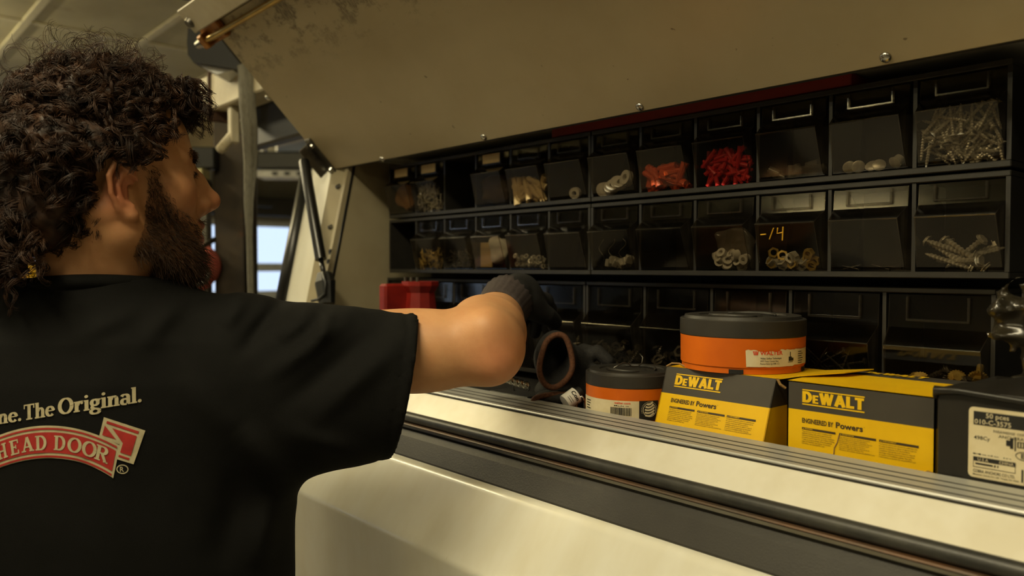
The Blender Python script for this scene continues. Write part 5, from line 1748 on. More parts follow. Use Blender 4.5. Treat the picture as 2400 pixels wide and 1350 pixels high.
def from_head(P):
    P = np.asarray(P)
    return HO + P[..., 0:1] * HFt + P[..., 1:2] * HL + P[..., 2:3] * HU


EAR_R = np.array(Matrix.Rotation(math.radians(-24), 3, 'Z'))


def head_sdf(x, y, z):
    ya = np.abs(y)
    d = d_ell(x, y, z, (-0.006, 0, 0.058), (0.096, 0.0755, 0.092))
    d = smin(d, d_ell(x, y, z, (0.038, 0, 0.058), (0.051, 0.060, 0.054)), 0.02)
    d = smin(d, d_ell(x, y, z, (0.046, 0, 0.0), (0.049, 0.057, 0.066)), 0.02)
    d = smin(d, d_sph(x, ya, z, (0.060, 0.040, 0.006), 0.024), 0.02)             # cheekbones
    d = smin(d, d_cap(x, ya, z, (-0.002, 0.056, -0.040), (0.070, 0.018, -0.082), 0.017, 0.018), 0.025)   # jaw
    d = smin(d, d_cap(x, ya, z, (-0.004, 0.060, 0.0), (-0.002, 0.056, -0.040), 0.014, 0.016), 0.02)
    d = smin(d, d_ell(x, y, z, (0.045, 0, -0.055), (0.045, 0.045, 0.034)), 0.02)
    d = smin(d, d_sph(x, y, z, (0.079, 0, -0.083), 0.0175), 0.018)               # chin
    d = smin(d, d_ell(x, y, z, (0.076, 0, -0.045), (0.024, 0.028, 0.028)), 0.014)   # muzzle
    d = smin(d, d_cap(x, ya, z, (0.089, 0.0, 0.046), (0.076, 0.040, 0.048), 0.0085, 0.0085), 0.014)   # brow
    d = smax(d, -d_sph(x, ya, z, (0.101, 0.030, 0.030), 0.0165), 0.012)          # sockets
    lid = d_sph(x, ya, z, (0.0765, 0.0305, 0.0305), 0.0142)
    d = smin(d, lid, 0.004)
    d = smax(d, -d_cap(x, ya, z, (0.0935, 0.022, 0.0262), (0.0865, 0.0415, 0.0255), 0.0016, 0.0012), 0.002)
    nose = d_cap(x, y, z, (0.0905, 0, 0.036), (0.1150, 0, 0.000), 0.0075, 0.0098)
    nose = smin(nose, d_sph(x, y, z, (0.1175, 0, -0.0050), 0.0112), 0.008)
    nose = smin(nose, d_sph(x, ya, z, (0.1040, 0.0125, -0.0095), 0.0082), 0.007)
    nose = smin(nose, d_cap(x, y, z, (0.098, 0, 0.02), (0.1, 0, -0.012), 0.012, 0.013), 0.012)
    d = smin(d, nose, 0.009)
    d = smax(d, -d_cap(x, ya, z, (0.1095, 0.0068, -0.0180), (0.1065, 0.0070, -0.0090), 0.0036, 0.003), 0.003)   # nostrils
    d = smin(d, d_cap(x, ya, z, (0.1010, 0.0, -0.0355), (0.0925, 0.020, -0.0400), 0.0062, 0.004), 0.005)        # upper lip
    d = smin(d, d_cap(x, ya, z, (0.0985, 0.0, -0.0525), (0.0915, 0.018, -0.0490), 0.0068, 0.0042), 0.005)       # lower lip
    d = smax(d, -d_cap(x, ya, z, (0.1060, 0.0, -0.0445), (0.0930, 0.019, -0.0445), 0.0030, 0.0016), 0.003)      # parted mouth
    # ear
    ear = d_ell(x, ya, z, (-0.006, 0.0795, 0.006), (0.0185, 0.0058, 0.0310), np.array([[0.90, 0.42, -0.12], [-0.42, 0.90, 0.0], [0.12, 0.02, 0.99]]))
    ear = smax(ear, -d_ell(x, ya, z, (0.000, 0.0870, 0.003), (0.0105, 0.0080, 0.0170)), 0.004)
    hel = d_chain(x, ya, z, [(0.006, 0.0765, 0.014), (0.008, 0.0790, 0.028), (0.000, 0.0835, 0.0365), (-0.012, 0.0880, 0.0345), (-0.0205, 0.0915, 0.020), (-0.0195, 0.0905, 0.000), (-0.012, 0.0855, -0.016), (-0.003, 0.0800, -0.0245)], [0.0030, 0.0034, 0.0036, 0.0036, 0.0034, 0.0032, 0.0034, 0.0045])
    ear = smin(ear, hel, 0.004)
    ear = smin(ear, d_chain(x, ya, z, [(-0.006, 0.083, 0.022), (-0.0115, 0.0860, 0.008), (-0.008, 0.0845, -0.008), (-0.001, 0.082, -0.012)], [0.0028, 0.0032, 0.0032, 0.0032]), 0.004)
    ear = smin(ear, d_sph(x, ya, z, (0.003, 0.0785, -0.0235), 0.0072), 0.007)
    ear = smax(ear, -d_sph(x, ya, z, (0.0035, 0.0820, -0.001), 0.0050), 0.003)
    d = smin(d, ear, 0.004)
    return d


SHO = (-0.330, 0.975, -0.112)
ELB = (-0.0330, 0.9500, -0.0950)
WRI = (-0.0180, 1.1350, -0.0640)
NECK = (-0.500, 0.968, -0.070)


def hand_sdf(X, Y, Z, org, ax, side, up, curl=0.35, sp=1.0, fat=1.0, flip=1.0):
    """palm and five bent fingers; ax points along the fingers, side towards the thumb"""
    o, ax, side, up = [np.array(v, float) for v in (org, ax, side, up)]
    ax = ax / np.linalg.norm(ax)
    side = side - ax * side.dot(ax)
    side /= np.linalg.norm(side)
    up = np.cross(ax, side) * flip
    P = lambda a, s, u: tuple(o + ax * a + side * s + up * u)
    d = d_cap(X, Y, Z, P(0.000, 0, 0), P(0.030, 0, 0), 0.026 * fat, 0.030 * fat)
    for k, s in enumerate((0.028, 0.010, -0.009, -0.027)):
        d = smin(d, d_cap(X, Y, Z, P(0.02, s * 0.7, 0), P(0.072, s, 0.002), 0.0145 * fat, 0.0125 * fat), 0.012)
    Ls = (0.040, 0.045, 0.042, 0.034)
    for k, s in enumerate((0.030, 0.010, -0.010, -0.029)):
        L = Ls[k]
        p0 = (0.072, s, 0.002)
        a1, a2, a3 = curl * (0.6 + 0.15 * k), curl * (1.6 + 0.2 * k), curl * (2.5 + 0.25 * k)
        p1 = (p0[0] + L * math.cos(a1), s * (1.06), p0[2] - L * math.sin(a1))
        p2 = (p1[0] + L * 0.62 * math.cos(a2), s * 1.08, p1[2] - L * 0.62 * math.sin(a2))
        p3 = (p2[0] + L * 0.50 * math.cos(a3), s * 1.08, p2[2] - L * 0.50 * math.sin(a3))
        d = smin(d, d_chain(X, Y, Z, [P(*p0), P(*p1), P(*p2), P(*p3)], [0.0108 * fat, 0.0098 * fat, 0.0090 * fat, 0.0078 * fat]), 0.005)
    d = smin(d, d_chain(X, Y, Z, [P(0.012, 0.022, -0.004), P(0.040, 0.046, -0.014), P(0.068, 0.054, -0.022), P(0.088, 0.052, -0.030)], [0.0150 * fat, 0.0125 * fat, 0.0105 * fat, 0.0085 * fat]), 0.010)
    return d


def body_sdf(X, Y, Z):
    x, y, z = to_head(X, Y, Z)
    d = head_sdf(x, y, z)
    a, b = from_head(np.array([[-0.026, 0.004, -0.02]]))[0], np.array(NECK)
    nk = d_cap(X, Y, Z, a, b, 0.0560, 0.064)
    nk = smin(nk, d_cap(X, Y, Z, from_head(np.array([[-0.03, -0.062, -0.02]]))[0] * np.array([1, 1, 1]), (-0.455, 0.990, -0.095), 0.012, 0.016), 0.03)
    d = smin(d, nk, 0.022)
    tr = d_chain(X, Y, Z, [(-0.50, 0.965, -0.10), (-0.50, 0.985, -0.25), (-0.52, 0.985, -0.55), (-0.53, 0.985, -0.80)], [0.085, 0.11, 0.11, 0.115])
    tr = smin(tr, d_cap(X, Y, Z, (-0.345, 0.975, -0.125), (-0.68, 0.985, -0.14), 0.055, 0.055), 0.04)
    d = smin(d, tr, 0.03)
    arm = d_chain(X, Y, Z, [SHO, (-0.17, 0.960, -0.100), ELB], [0.056, 0.0475, 0.0425])
    arm = smin(arm, d_ell(X, Y, Z, (-0.115, 0.955, -0.104), (0.075, 0.046, 0.046)), 0.02)
    arm = smin(arm, d_sph(X, Y, Z, (-0.0180, 0.9240, -0.1120), 0.0170), 0.028)            # point of the elbow
    arm = smin(arm, d_sph(X, Y, Z, (-0.0280, 0.9230, -0.0700), 0.0150), 0.028)
    fore = d_chain(X, Y, Z, [(ELB[0] + 0.002, ELB[1] + 0.005, ELB[2]), (-0.0290, 1.010, -0.0840), (-0.0230, 1.075, -0.0740), WRI], [0.0450, 0.0480, 0.0400, 0.0290])
    fore = smin(fore, d_ell(X, Y, Z, (-0.0450, 0.990, -0.0720), (0.030, 0.050, 0.030)), 0.02)
    arm = smin(arm, fore, 0.018)
    arm = smin(arm, d_cap(X, Y, Z, WRI, (0.0, 1.20, -0.04), 0.025, 0.022), 0.01)
    d = smin(d, arm, 0.015)
    la = d_chain(X, Y, Z, [(-0.70, 0.985, -0.13), (-0.79, 1.00, -0.40), (-0.80, 1.08, -0.63)], [0.054, 0.043, 0.030])
    la = smin(la, hand_sdf(X, Y, Z, (-0.80, 1.085, -0.645), (0.0, 0.30, -0.95), (0.5, 0.8, 0.25), (1, 0, 0), 0.28, fat=0.95), 0.012)
    d = smin(d, la, 0.015)
    return d


# skin: colour attribute carries lip, beard-shadow and flush tints that belong to the skin
def skin_material():
    m, nt, p = node_mat('skin')
    p.inputs['Roughness'].default_value = 0.5
    p.inputs['Specular IOR Level'].default_value = 0.35
    p.inputs['Subsurface Weight'].default_value = 0.12
    p.inputs['Subsurface Radius'].default_value = (0.012, 0.004, 0.002)
    p.inputs['Subsurface Scale'].default_value = 0.6
    at = nt.nodes.new('ShaderNodeAttribute')
    at.attribute_name = 'tint'
    n = tex_noise(nt, 35, 5, 0.6)
    r = ramp(nt, n.outputs['Fac'], 0.3, 0.75, (1.0, 1.0, 1.0, 1), (0.86, 0.80, 0.76, 1))
    mm = nt.nodes.new('ShaderNodeMix')
    mm.data_type = 'RGBA'
    mm.blend_type = 'MULTIPLY'
    mm.inputs[0].default_value = 1.0
    nt.links.new(at.outputs['Color'], mm.inputs[6])
    nt.links.new(r.outputs['Color'], mm.inputs[7])
    nt.links.new(mm.outputs[2], p.inputs['Base Color'])
    b = nt.nodes.new('ShaderNodeBump')
    b.inputs['Strength'].default_value = 0.12
    b.inputs['Distance'].default_value = 0.001
    nb = tex_noise(nt, 420, 3)
    nt.links.new(nb.outputs['Fac'], b.inputs['Height'])
    nt.links.new(b.outputs['Normal'], p.inputs['Normal'])
    return m


M['skin'] = skin_material()
M['shirt'] = mat('black_cotton', (14, 14, 13), 0.85, col2=(11, 11, 10), scale=30, bump=0.25, bscale=900, spec=0.14)
M['hair'] = mat('dark_brown_hair', (36, 22, 13), 0.55, col2=(64, 40, 22), scale=50, spec=0.3)
M['beard'] = mat('brown_beard_hair', (58, 40, 26), 0.5, col2=(84, 58, 36), scale=60, spec=0.35)
M['print_cream'] = mat('cream_shirt_print', (172, 162, 130), 0.7, col2=(154, 144, 114), scale=90)
M['print_red'] = mat('red_shirt_print', (156, 26, 20), 0.7, col2=(138, 20, 15), scale=90)
M['jeans'] = mat('dark_denim', (38, 42, 52), 0.85, col2=(30, 33, 42), scale=120)
M['boot'] = mat('brown_leather', (62, 46, 32), 0.6)
M['glove_worn'] = mat('worn_black_glove', (9, 9, 9), 0.8, col2=(14, 13, 13), scale=200, bump=0.2, bscale=500)
M['cuff_grey'] = mat('greyish_knit_cuff', (62, 53, 52), 0.85, col2=(52, 44, 43), scale=200, bump=0.1, bscale=500)
M['eye'] = mat('eye_white', (214, 206, 192), 0.2, col2=(205, 196, 182), scale=20)
M['iris'] = mat('dark_brown_iris', (40, 24, 14), 0.15)

feet = rfu(-0.53, 0.99, FLOOR)
person = thing('person', 'curly haired bearded man in a black printed T-shirt reaching into the bins', 'person', feet)

Vb, Fb = surface_nets(body_sdf, (-0.90, 0.78, -0.93), (0.06, 1.22, 0.26), 0.0026)
body = mesh_obj('body', rfu_world(Vb), Fb, M['skin'], person, True, fix=False)
hx, hy, hz = to_head(Vb[:, 0], Vb[:, 1], Vb[:, 2])
skin = np.array(lin((202, 152, 108))[:3])
col = np.tile(skin, (len(Vb), 1))
head = hz > -0.115


def blend(mask, c, f=1.0):
    global col
    w = np.clip(mask, 0, 1)[:, None] * f
    col = col * (1 - w) + np.array(lin(c)[:3]) * w


g = lambda cx, cy_, cz, s: np.exp(-(((hx - cx) ** 2 + (np.abs(hy) - cy_) ** 2 + (hz - cz) ** 2) / s ** 2)) * head
blend(g(0.117, 0, -0.006, 0.016), (196, 104, 76), 0.55)
blend(g(-0.006, 0.086, 0.004, 0.030) * (np.abs(hy) > 0.074), (196, 104, 78), 0.6)
blend(g(0.062, 0.05, 0.0, 0.026), (200, 128, 92), 0.4)
lips = ((np.abs(hz + 0.0365) < 0.0055) | (np.abs(hz + 0.0525) < 0.0075)) & (hx > 0.091) & (np.abs(hy) < 0.021) & head
blend(lips.astype(float), (168, 84, 74), 0.8)
# beard shadow on the skin
jaw_line = np.interp(hx, [0.0, 0.036, 0.046, 0.056, 0.080, 0.095], [0.036, 0.034, 0.010, -0.014, -0.026, -0.027])
bm_ = (hx > np.interp(hz, [-0.08, -0.055, -0.03, 0.0, 0.03], [0.004, 0.008, 0.020, 0.026, 0.026])) & (hz < jaw_line) & (hz > -0.115) & (np.abs(hy) < 0.074) & ~lips & ~((hx > 0.094) & (hz > -0.031))
bm_ |= (hx > 0.087) & (hz < -0.0235) & (hz > -0.0325) & (np.abs(hy) < 0.026)
bm_ &= ~((hx > 0.090) & (hz > -0.063) & (hz < -0.033))
bm_ &= ~((hx < 0.028) & (hz < -0.070))
beard_mask = bm_
blend(bm_ * np.clip((jaw_line - hz) / 0.020, 0.25, 1), (92, 62, 42), 0.6)
el = np.exp(-(((Vb[:, 0] + 0.015) ** 2 + (Vb[:, 1] - 0.915) ** 2 + (Vb[:, 2] + 0.105) ** 2) / 0.032 ** 2))
blend(el, (206, 120, 88), 0.5)
ca_ = body.data.color_attributes.new('tint', 'FLOAT_COLOR', 'POINT')
ca_.data.foreach_set('color', np.concatenate([col, np.ones((len(col), 1))], 1).ravel())

# eyes
for sg in (-1, 1):
    ec = from_head(np.array([[0.0760, 0.0305 * sg, 0.0300]]))[0]
    V, F = surface_nets(lambda X, Y, Z: d_sph(X, Y, Z, (0, 0, 0), 0.0128), (-.016,) * 3, (.016,) * 3, 0.0014)
    eo = mesh_obj('eye', rfu_world(V + ec), F, M['eye'], person, True, fix=False)
    ic = ec + HFt * 0.0113 + HU * (-0.0038)
    V, F = surface_nets(lambda X, Y, Z: d_sph(X, Y, Z, (0, 0, 0), 0.0052), (-.008,) * 3, (.008,) * 3, 0.0010)
    V = V * 1.0
    k_ = V @ HFt
    V = V - np.outer(k_ * 0.6, HFt)
    mesh_obj('iris', rfu_world(V + ic), F, M['iris'], eo, True, fix=False)

# T-shirt
uk = np.array([-0.84, -0.60, -0.39, -0.30, -0.20, -0.13, -0.085, -0.055, -0.030, -0.005])
wk_ = np.array([0.250, 0.248, 0.246, 0.244, 0.236, 0.222, 0.195, 0.155, 0.110, 0.085])
dk_ = np.array([0.152, 0.148, 0.145, 0.143, 0.136, 0.125, 0.112, 0.098, 0.088, 0.078])
rk_ = np.array([-0.530, -0.528, -0.522, -0.521, -0.519, -0.515, -0.512, -0.508, -0.504, -0.500])
fk_ = np.array([0.990, 0.985, 0.982, 0.982, 0.980, 0.976, 0.972, 0.970, 0.968, 0.968])
HEM_N = np.array([0.952, 0.25, -0.175])
HEM_P = np.array([-0.1140, 0.945, -0.055])
FOLDS = [  # (pixel u, v) pairs, width and height of cloth ridges; minus for valleys
    ((737, 727), (650, 800), 0.011, 0.0050), ((830, 735), (620, 890), 0.012, 0.0055), ((905, 760), (650, 960), 0.013, -0.004), ((430, 690), (330, 810), 0.014, 0.004),
    ((575, 690), (520, 770), 0.011, 0.004), ((660, 705), (560, 830), 0.010, -0.0045), ((940, 800), (720, 1000), 0.014, 0.0045), ((860, 1075), (660, 1010), 0.014, 0.004), ((690, 1170), (560, 1000), 0.018, 0.006),
    ((640, 1160), (600, 1345), 0.016, 0.005), ((560, 1100), (500, 1345), 0.020, -0.004), ((420, 880), (560, 1040), 0.020, 0.003), ((330, 720), (160, 800), 0.012, 0.003), ((780, 730), (740, 800), 0.008, 0.004)]


def shirt_sdf(X, Y, Z, grow=0.0):
    a = np.interp(Z, uk, wk_) + grow
    b = np.interp(Z, uk, dk_) + grow
    dr = np.abs(X - np.interp(Z, uk, rk_)) / a
    df = np.abs(Y - np.interp(Z, uk, fk_)) / b
    d = ((dr ** 2.35 + df ** 2.35) ** (1 / 2.35) - 1) * np.minimum(a, b)
    d = smin(d, d_cap(X, Y, Z, (-0.43, 0.975, -0.100), (-0.335, 0.975, -0.118), 0.066 + grow, 0.080 + grow), 0.035)
    d = smin(d, d_cap(X, Y, Z, (-0.58, 0.975, -0.105), (-0.685, 0.985, -0.135), 0.060 + grow, 0.078 + grow), 0.04)
    # right sleeve: flattened cone out to the hem
    A0 = np.array([-0.330, 0.975, -0.155])
    A1 = np.array([-0.100, 0.950, -0.137])
    ax = A1 - A0
    L = np.linalg.norm(ax)
    ax = ax / L
    t = ((X - A0[0]) * ax[0] + (Y - A0[1]) * ax[1] + (Z - A0[2]) * ax[2])
    tt = np.clip(t / L, -0.2, 1.2)
    py, pz = Y - (A0[1] + ax[1] * t), Z - (A0[2] + ax[2] * t)
    hh = np.interp(tt, [-0.2, 0, 0.35, 0.7, 1.0, 1.2], [0.105, 0.116, 0.106, 0.091, 0.0825, 0.079]) + grow
    dd = np.interp(tt, [-0.2, 0, 0.5, 1.0, 1.2], [0.085, 0.090, 0.078, 0.070, 0.068]) + grow
    sl_ = ((np.abs(py / dd) ** 2.2 + np.abs(pz / hh) ** 2.2) ** (1 / 2.2) - 1) * np.minimum(hh, dd)
    sl_ = np.maximum(sl_, -(t + 0.03))
    d = smin(d, sl_, 0.028)
    ls = d_chain(X, Y, Z, [(-0.69, 0.985, -0.14), (-0.745, 0.992, -0.22), (-0.785, 1.0, -0.36)], [0.082 + grow, 0.086 + grow, 0.088 + grow])
    ls = np.maximum(ls, -(Z + 0.35))
    d = smin(d, ls, 0.03)
    return d


def shirt_full(X, Y, Z):
    d = shirt_sdf(X, Y, Z)
    Fd = np.maximum(Y, 0.3)
    pu = 1200 + X / Fd * FPX
    pv = 625 - Z / Fd * FPX
    for (a, b, w, h) in FOLDS:
        ax_, ay_ = b[0] - a[0], b[1] - a[1]
        L2 = ax_ * ax_ + ay_ * ay_
        t = np.clip(((pu - a[0]) * ax_ + (pv - a[1]) * ay_) / L2, 0, 1)
        ds = np.sqrt((pu - a[0] - t * ax_) ** 2 + (pv - a[1] - t * ay_) ** 2) / 1950.0
        d = d - 1.7 * h * np.exp(-(ds / w) ** 2) * np.sin(math.pi * np.clip(t * 0.9 + 0.05, 0, 1)) * (Y < 1.02)
    d = d + 0.0016 * wave_noise(X, Y, Z, 26, 31) + 0.0012 * wave_noise(X, Y, Z * 0.5, 60, 17)
    hem = (X - HEM_P[0]) * HEM_N[0] + (Y - HEM_P[1]) * HEM_N[1] + (Z - HEM_P[2]) * HEM_N[2]
    d = np.where(np.abs(hem + 0.013) < 0.0018, d + 0.0010, d)                  # stitched hem line
    cut = np.maximum(hem, Z + 0.0135)
    cut = np.maximum(cut, -(Z + 0.84))
    inner = shirt_sdf(X, Y, Z, -0.019)
    inner = np.maximum(inner, -(hem + 0.06))
    d = np.maximum(d, -inner)
    return np.maximum(d, cut)


Vs, Fs = surface_nets(shirt_full, (-0.90, 0.80, -0.86), (-0.07, 1.16, 0.02), 0.0034)
shirt = mesh_obj('t_shirt', rfu_world(Vs), Fs, M['shirt'], person, True, fix=False)
bvh = BVHTree.FromPolygons(Vs.tolist(), Fs.tolist())
# ribbed collar
pts = []
for q in np.linspace(0, 2 * math.pi, 48, endpoint=False):
    c, s_ = math.cos(q), math.sin(q)
    pts.append(rfu(-0.4985 + 0.0830 * c, 0.9650 + 0.0800 * s_, -0.0285 - 0.0110 * s_ + 0.004 * c))
MB().tube(pts, 0.0085, 8, closed=True, flat=1.0).build('collar', M['shirt'], shirt, smooth=True)


# print on the back: letters and banner laid onto the cloth
def on_shirt(parts, off):
    Vn, Fn = join2(parts)
    P = np.empty((len(Vn), 3))
    for i, (u, v) in enumerate(Vn):
        dr = np.array([(u - 1200) / FPX, 1.0, (625 - v) / FPX])
        hit = bvh.ray_cast(Vector((0, 0, 0)), Vector(dr / np.linalg.norm(dr)))
        p = np.array(hit[0]) if hit[0] is not None else dr * 0.85
        P[i] = p - dr / np.linalg.norm(dr) * (off + 8e-6 * (i % 48))
    return rfu_world(P), Fn


def fine(V, F, step=14.0):
    """split 2D quads and polygons so that the print can follow the cloth"""
    return V, F


def cp(x, y):
    return x / 5.192, 880 + y / 5.192


yt = lambda x: 618 + 3.25e-4 * (x - 560) ** 2
BH = lambda x: 402 + 0.0 * x
XE = 1432.0


def band(f0, f1, x0, x1, n=60, e0=0.0):
    vs, fs = [], []
    for i in range(n + 1):
        x = x0 + (x1 - x0) * i / n
        for f in (f0, (f0 + f1) / 2, f1):
            # the right end leans outwards at the top
            lean = -88 * f * max(0.0, min(1.0, (x - 900) / (XE - 900)))
            vs.append(cp(x + lean, yt(x) + 402 * f))
    for i in range(n):
        for k in range(2):
            a = i * 3 + k
            fs.append((a, a + 3, a + 4, a + 1))
    return np.array(vs), fs


def poly2(pts, n=6):
    """polygon as a fan of small triangles"""
    pts = np.array([cp(*p) for p in pts])
    c = pts.mean(0)
    vs, fs = [], []
    m = len(pts)
    per = []
    for i in range(m):
        for t in np.linspace(0, 1, n, endpoint=False):
            per.append(pts[i] * (1 - t) + pts[(i + 1) % m] * t)
    per = np.array(per)
    K = len(per)
    vs = [c] + list(per * 0.5 + c * 0.5) + list(per)
    for i in range(K):
        j = (i + 1) % K
        fs += [(0, 1 + i, 1 + j), (1 + i, 1 + K + i, 1 + K + j, 1 + j)]
    return np.array(vs), fs


def add_print(name, parts, off, m):
    P, Fn = on_shirt(parts, off)
    return mesh_obj(name, P, Fn, m, shirt, True, fix=False)


add_print('banner_border', [band(0, 1, -740, XE), poly2([(1240, 515), (1745, 680), (1595, 1095), (1385, 1030), (1440, 860), (1180, 745)])], 0.0010, M['print_cream'])
add_print('banner_field', [band(0.067, 0.124, -716, XE - 30), band(0.204, 0.83, -716, XE - 34), band(0.913, 0.975, -716, XE - 30),
                           poly2([(1278, 562), (1668, 690), (1655, 722), (1268, 592)]), poly2([(1340, 650), (1640, 748), (1562, 990), (1432, 948), (1468, 835)]), poly2([(1250, 618), (1385, 790), (1215, 735)]), poly2([(1418, 976), (1548, 1020), (1540, 1046), (1408, 1002)])], 0.0016, M['print_red'])
G = serif_glyphs(0.2, 0.10, 0.10)
lets = []
for ch, xa, xb in (('O', -690, -535), ('V', -528, -385), ('E', -378, -258), ('R', -245, -90), ('H', -75, 55), ('E', 82, 205), ('A', 225, 378), ('D', 392, 548), ('D', 620, 780), ('O', 790, 965), ('O', 968, 1148), ('R', 1128, 1310)):
    (V, F), adv = G[ch]
    V = V / np.array([adv, 1.0])
    xx = xa + V[:, 0] * (xb - xa)
    yy = yt(xx) + 402 * (0.745 - 0.445 * V[:, 1])
    lean = -60 * (0.5 - V[:, 1]) * np.clip((xx - 300) / 1000, -1, 1) * 1.2
    xx = xx - lean * -0.0 + (V[:, 1] - 0.5) * 50 * np.clip((xx - 480) / 800, -1.2, 1)
    lets.append((np.stack([xx / 5.192, 880 + yy / 5.192], 1), F))
add_print('banner_lettering', lets, 0.0022, M['print_cream'])
G = serif_glyphs(0.22, 0.085, 0.085)
lets = []
for word, xa, xb, y0, cap in (('ne.', -60, 238, 592, 182), ('The', 262, 640, 552, 190), ('Original.', 680, 1715, 485, 196)):
    tot = sum(G[c][1] for c in word)
    x = 0.0
    for ch in word:
        (V, F), adv = G[ch]
        px_ = xa + (V[:, 0] + x) * (xb - xa) / tot
        py_ = (596 - 0.157 * px_) - V[:, 1] * cap
        lets.append((np.stack([px_ / 5.192, 880 + py_ / 5.192], 1), F))
        x += adv
add_print('slogan_lettering', lets, 0.0012, M['print_cream'])
V, F = fit('reg', 0, 0, h=62)
V = V * np.array([1, -1])
rg = [(np.stack([(1428 + V[:, 0]) / 5.192, 880 + (1188 + V[:, 1]) / 5.192], 1), F), stroke([cp(1458 + 68 * math.cos(a), 1156 + 52 * math.sin(a)) for a in np.linspace(0, 2 * math.pi, 32)], 2.4, 2.4)]
add_print('registered_mark', rg, 0.0012, M['print_cream'])

# trousers, boots
V, F = surface_nets(lambda X, Y, Z: np.maximum(smin(smin(d_ell(X, Y, Z, (-0.53, 0.99, -0.80), (0.185, 0.135, 0.16)), d_chain(X, Y, Z, [(-0.435, 0.99, -0.86), (-0.43, 0.99, -1.15), (-0.425, 1.01, -1.50)], [0.105, 0.082, 0.075]), 0.04), d_chain(X, Y, Z, [(-0.625, 0.99, -0.86), (-0.63, 0.975, -1.15), (-0.635, 1.0, -1.50)], [0.105, 0.082, 0.075]), 0.03) + 0.004 * wave_noise(X, Y, Z, 30, 9), np.maximum(Z + 0.70, -(Z + 1.50))), (-0.78, 0.82, -1.52), (-0.28, 1.16, -0.66), 0.008)
mesh_obj('trousers', rfu_world(V), F, M['jeans'], person, True, fix=False)
for r_ in (-0.425, -0.635):
    V, F = surface_nets(lambda X, Y, Z: np.maximum(smin(d_cap(X, Y, Z, (r_, 1.005, -1.46), (r_, 1.0, -1.42), 0.060, 0.062), d_cap(X, Y, Z, (r_, 0.985, -1.505), (r_ + 0.012, 1.16, -1.512), 0.046, 0.044), 0.03), FLOOR + 0.0005 - Z), (r_ - 0.08, 0.90, FLOOR - 0.01), (r_ + 0.09, 1.24, -1.36), 0.006)
    mesh_obj('boot', rfu_world(V), F, M['boot'], person, True, fix=False)

# glove on the reaching hand
HAX = (0.30, 0.93, -0.06)


def worn(X, Y, Z):
    d = hand_sdf(X, Y, Z, (0.000, 1.168, -0.044), HAX, (0.85, 0.0, -0.25), (0, 0, 1), 0.46, fat=1.22, flip=-1.0)
    return d + 0.0008 * wave_noise(X, Y, Z, 200, 3)


glove = sdf_mesh('glove', worn, (-0.10, 1.10, -0.16), (0.12, 1.36, 0.06), 0.0026, M['glove_worn'], person, rfu_world)
w0, w1 = np.array([-0.0200, 1.108, -0.0660]), np.array([-0.0060, 1.172, -0.0500])
mb = MB()
vs, fs = [], []
NA, NB = 64, 6
dv = (w1 - w0) / np.linalg.norm(w1 - w0)
e1 = np.cross(dv, [0, 0, 1.0]); e1 /= np.linalg.norm(e1)
e2 = np.cross(e1, dv)
for i in range(NB):
    f = i / (NB - 1)
    for k in range(NA):
        a = 2 * math.pi * k / NA
        rr = (0.0335 + 0.006 * f) * (1 + 0.022 * math.cos(a * 24))
        p = w0 + (w1 - w0) * f + (e1 * math.cos(a) + e2 * math.sin(a)) * rr
        vs.append(rfu(*p))
for i in range(NB - 1):
    for k in range(NA):
        fs.append((i * NA + k, i * NA + (k + 1) % NA, i * NA + NA + (k + 1) % NA, i * NA + NA + k))
mb.add(vs, fs)
co = mb.build('glove_cuff', M['cuff_grey'], glove, smooth=True)
sm = co.modifiers.new('thick', 'SOLIDIFY'); sm.thickness = 0.002

# ---- hair: a dark under-cap and curly locks of fine strands, all one mesh
NR = np.random.RandomState(5)
SC_C = np.array([-0.006, 0, 0.058])
SC_R = np.array([0.098, 0.078, 0.094])


def hairline(az):
    return np.interp(np.abs(az), np.radians([0, 30, 48, 62, 74, 84, 92, 108, 125, 145, 180]), [0.104, 0.102, 0.088, 0.060, 0.030, 0.022, 0.040, 0.030, -0.015, -0.06, -0.07])


def cap_sdf(X, Y, Z):
    x, y, z = to_head(X, Y, Z)
    az = np.arctan2(y, x)
    thick = np.interp(np.abs(az), np.radians([0, 45, 80, 110, 180]), [0.010, 0.012, 0.010, 0.014, 0.022])
    thick = thick * np.interp(z, [0.05, 0.10], [1.0, 0.45])
    d = d_ell(x, y, z, SC_C, SC_R * 1.0) - thick
    d = smin(d, d_ell(x, y, z, (-0.072, 0, -0.022), (0.046, 0.062, 0.060)) - 0.006, 0.02)
    d = d + 0.0065 * wave_noise(x, y, z, 130, 2) + 0.004 * wave_noise(x, y, z, 260, 12)
    edge = (hairline(az) + 0.006 - z) * 0.8
    d = smax(d, edge, 0.012)
    ear = d_ell(x, np.abs(y), z, (-0.004, 0.092, 0.002), (0.024, 0.03, 0.036))
    d = smax(d, -ear, 0.006)
    return np.maximum(d, -(z + 0.085) - 0.0)


Vc, Fc = surface_nets(cap_sdf, (-0.66, 0.78, -0.03), (-0.30, 1.10, 0.30), 0.0032)


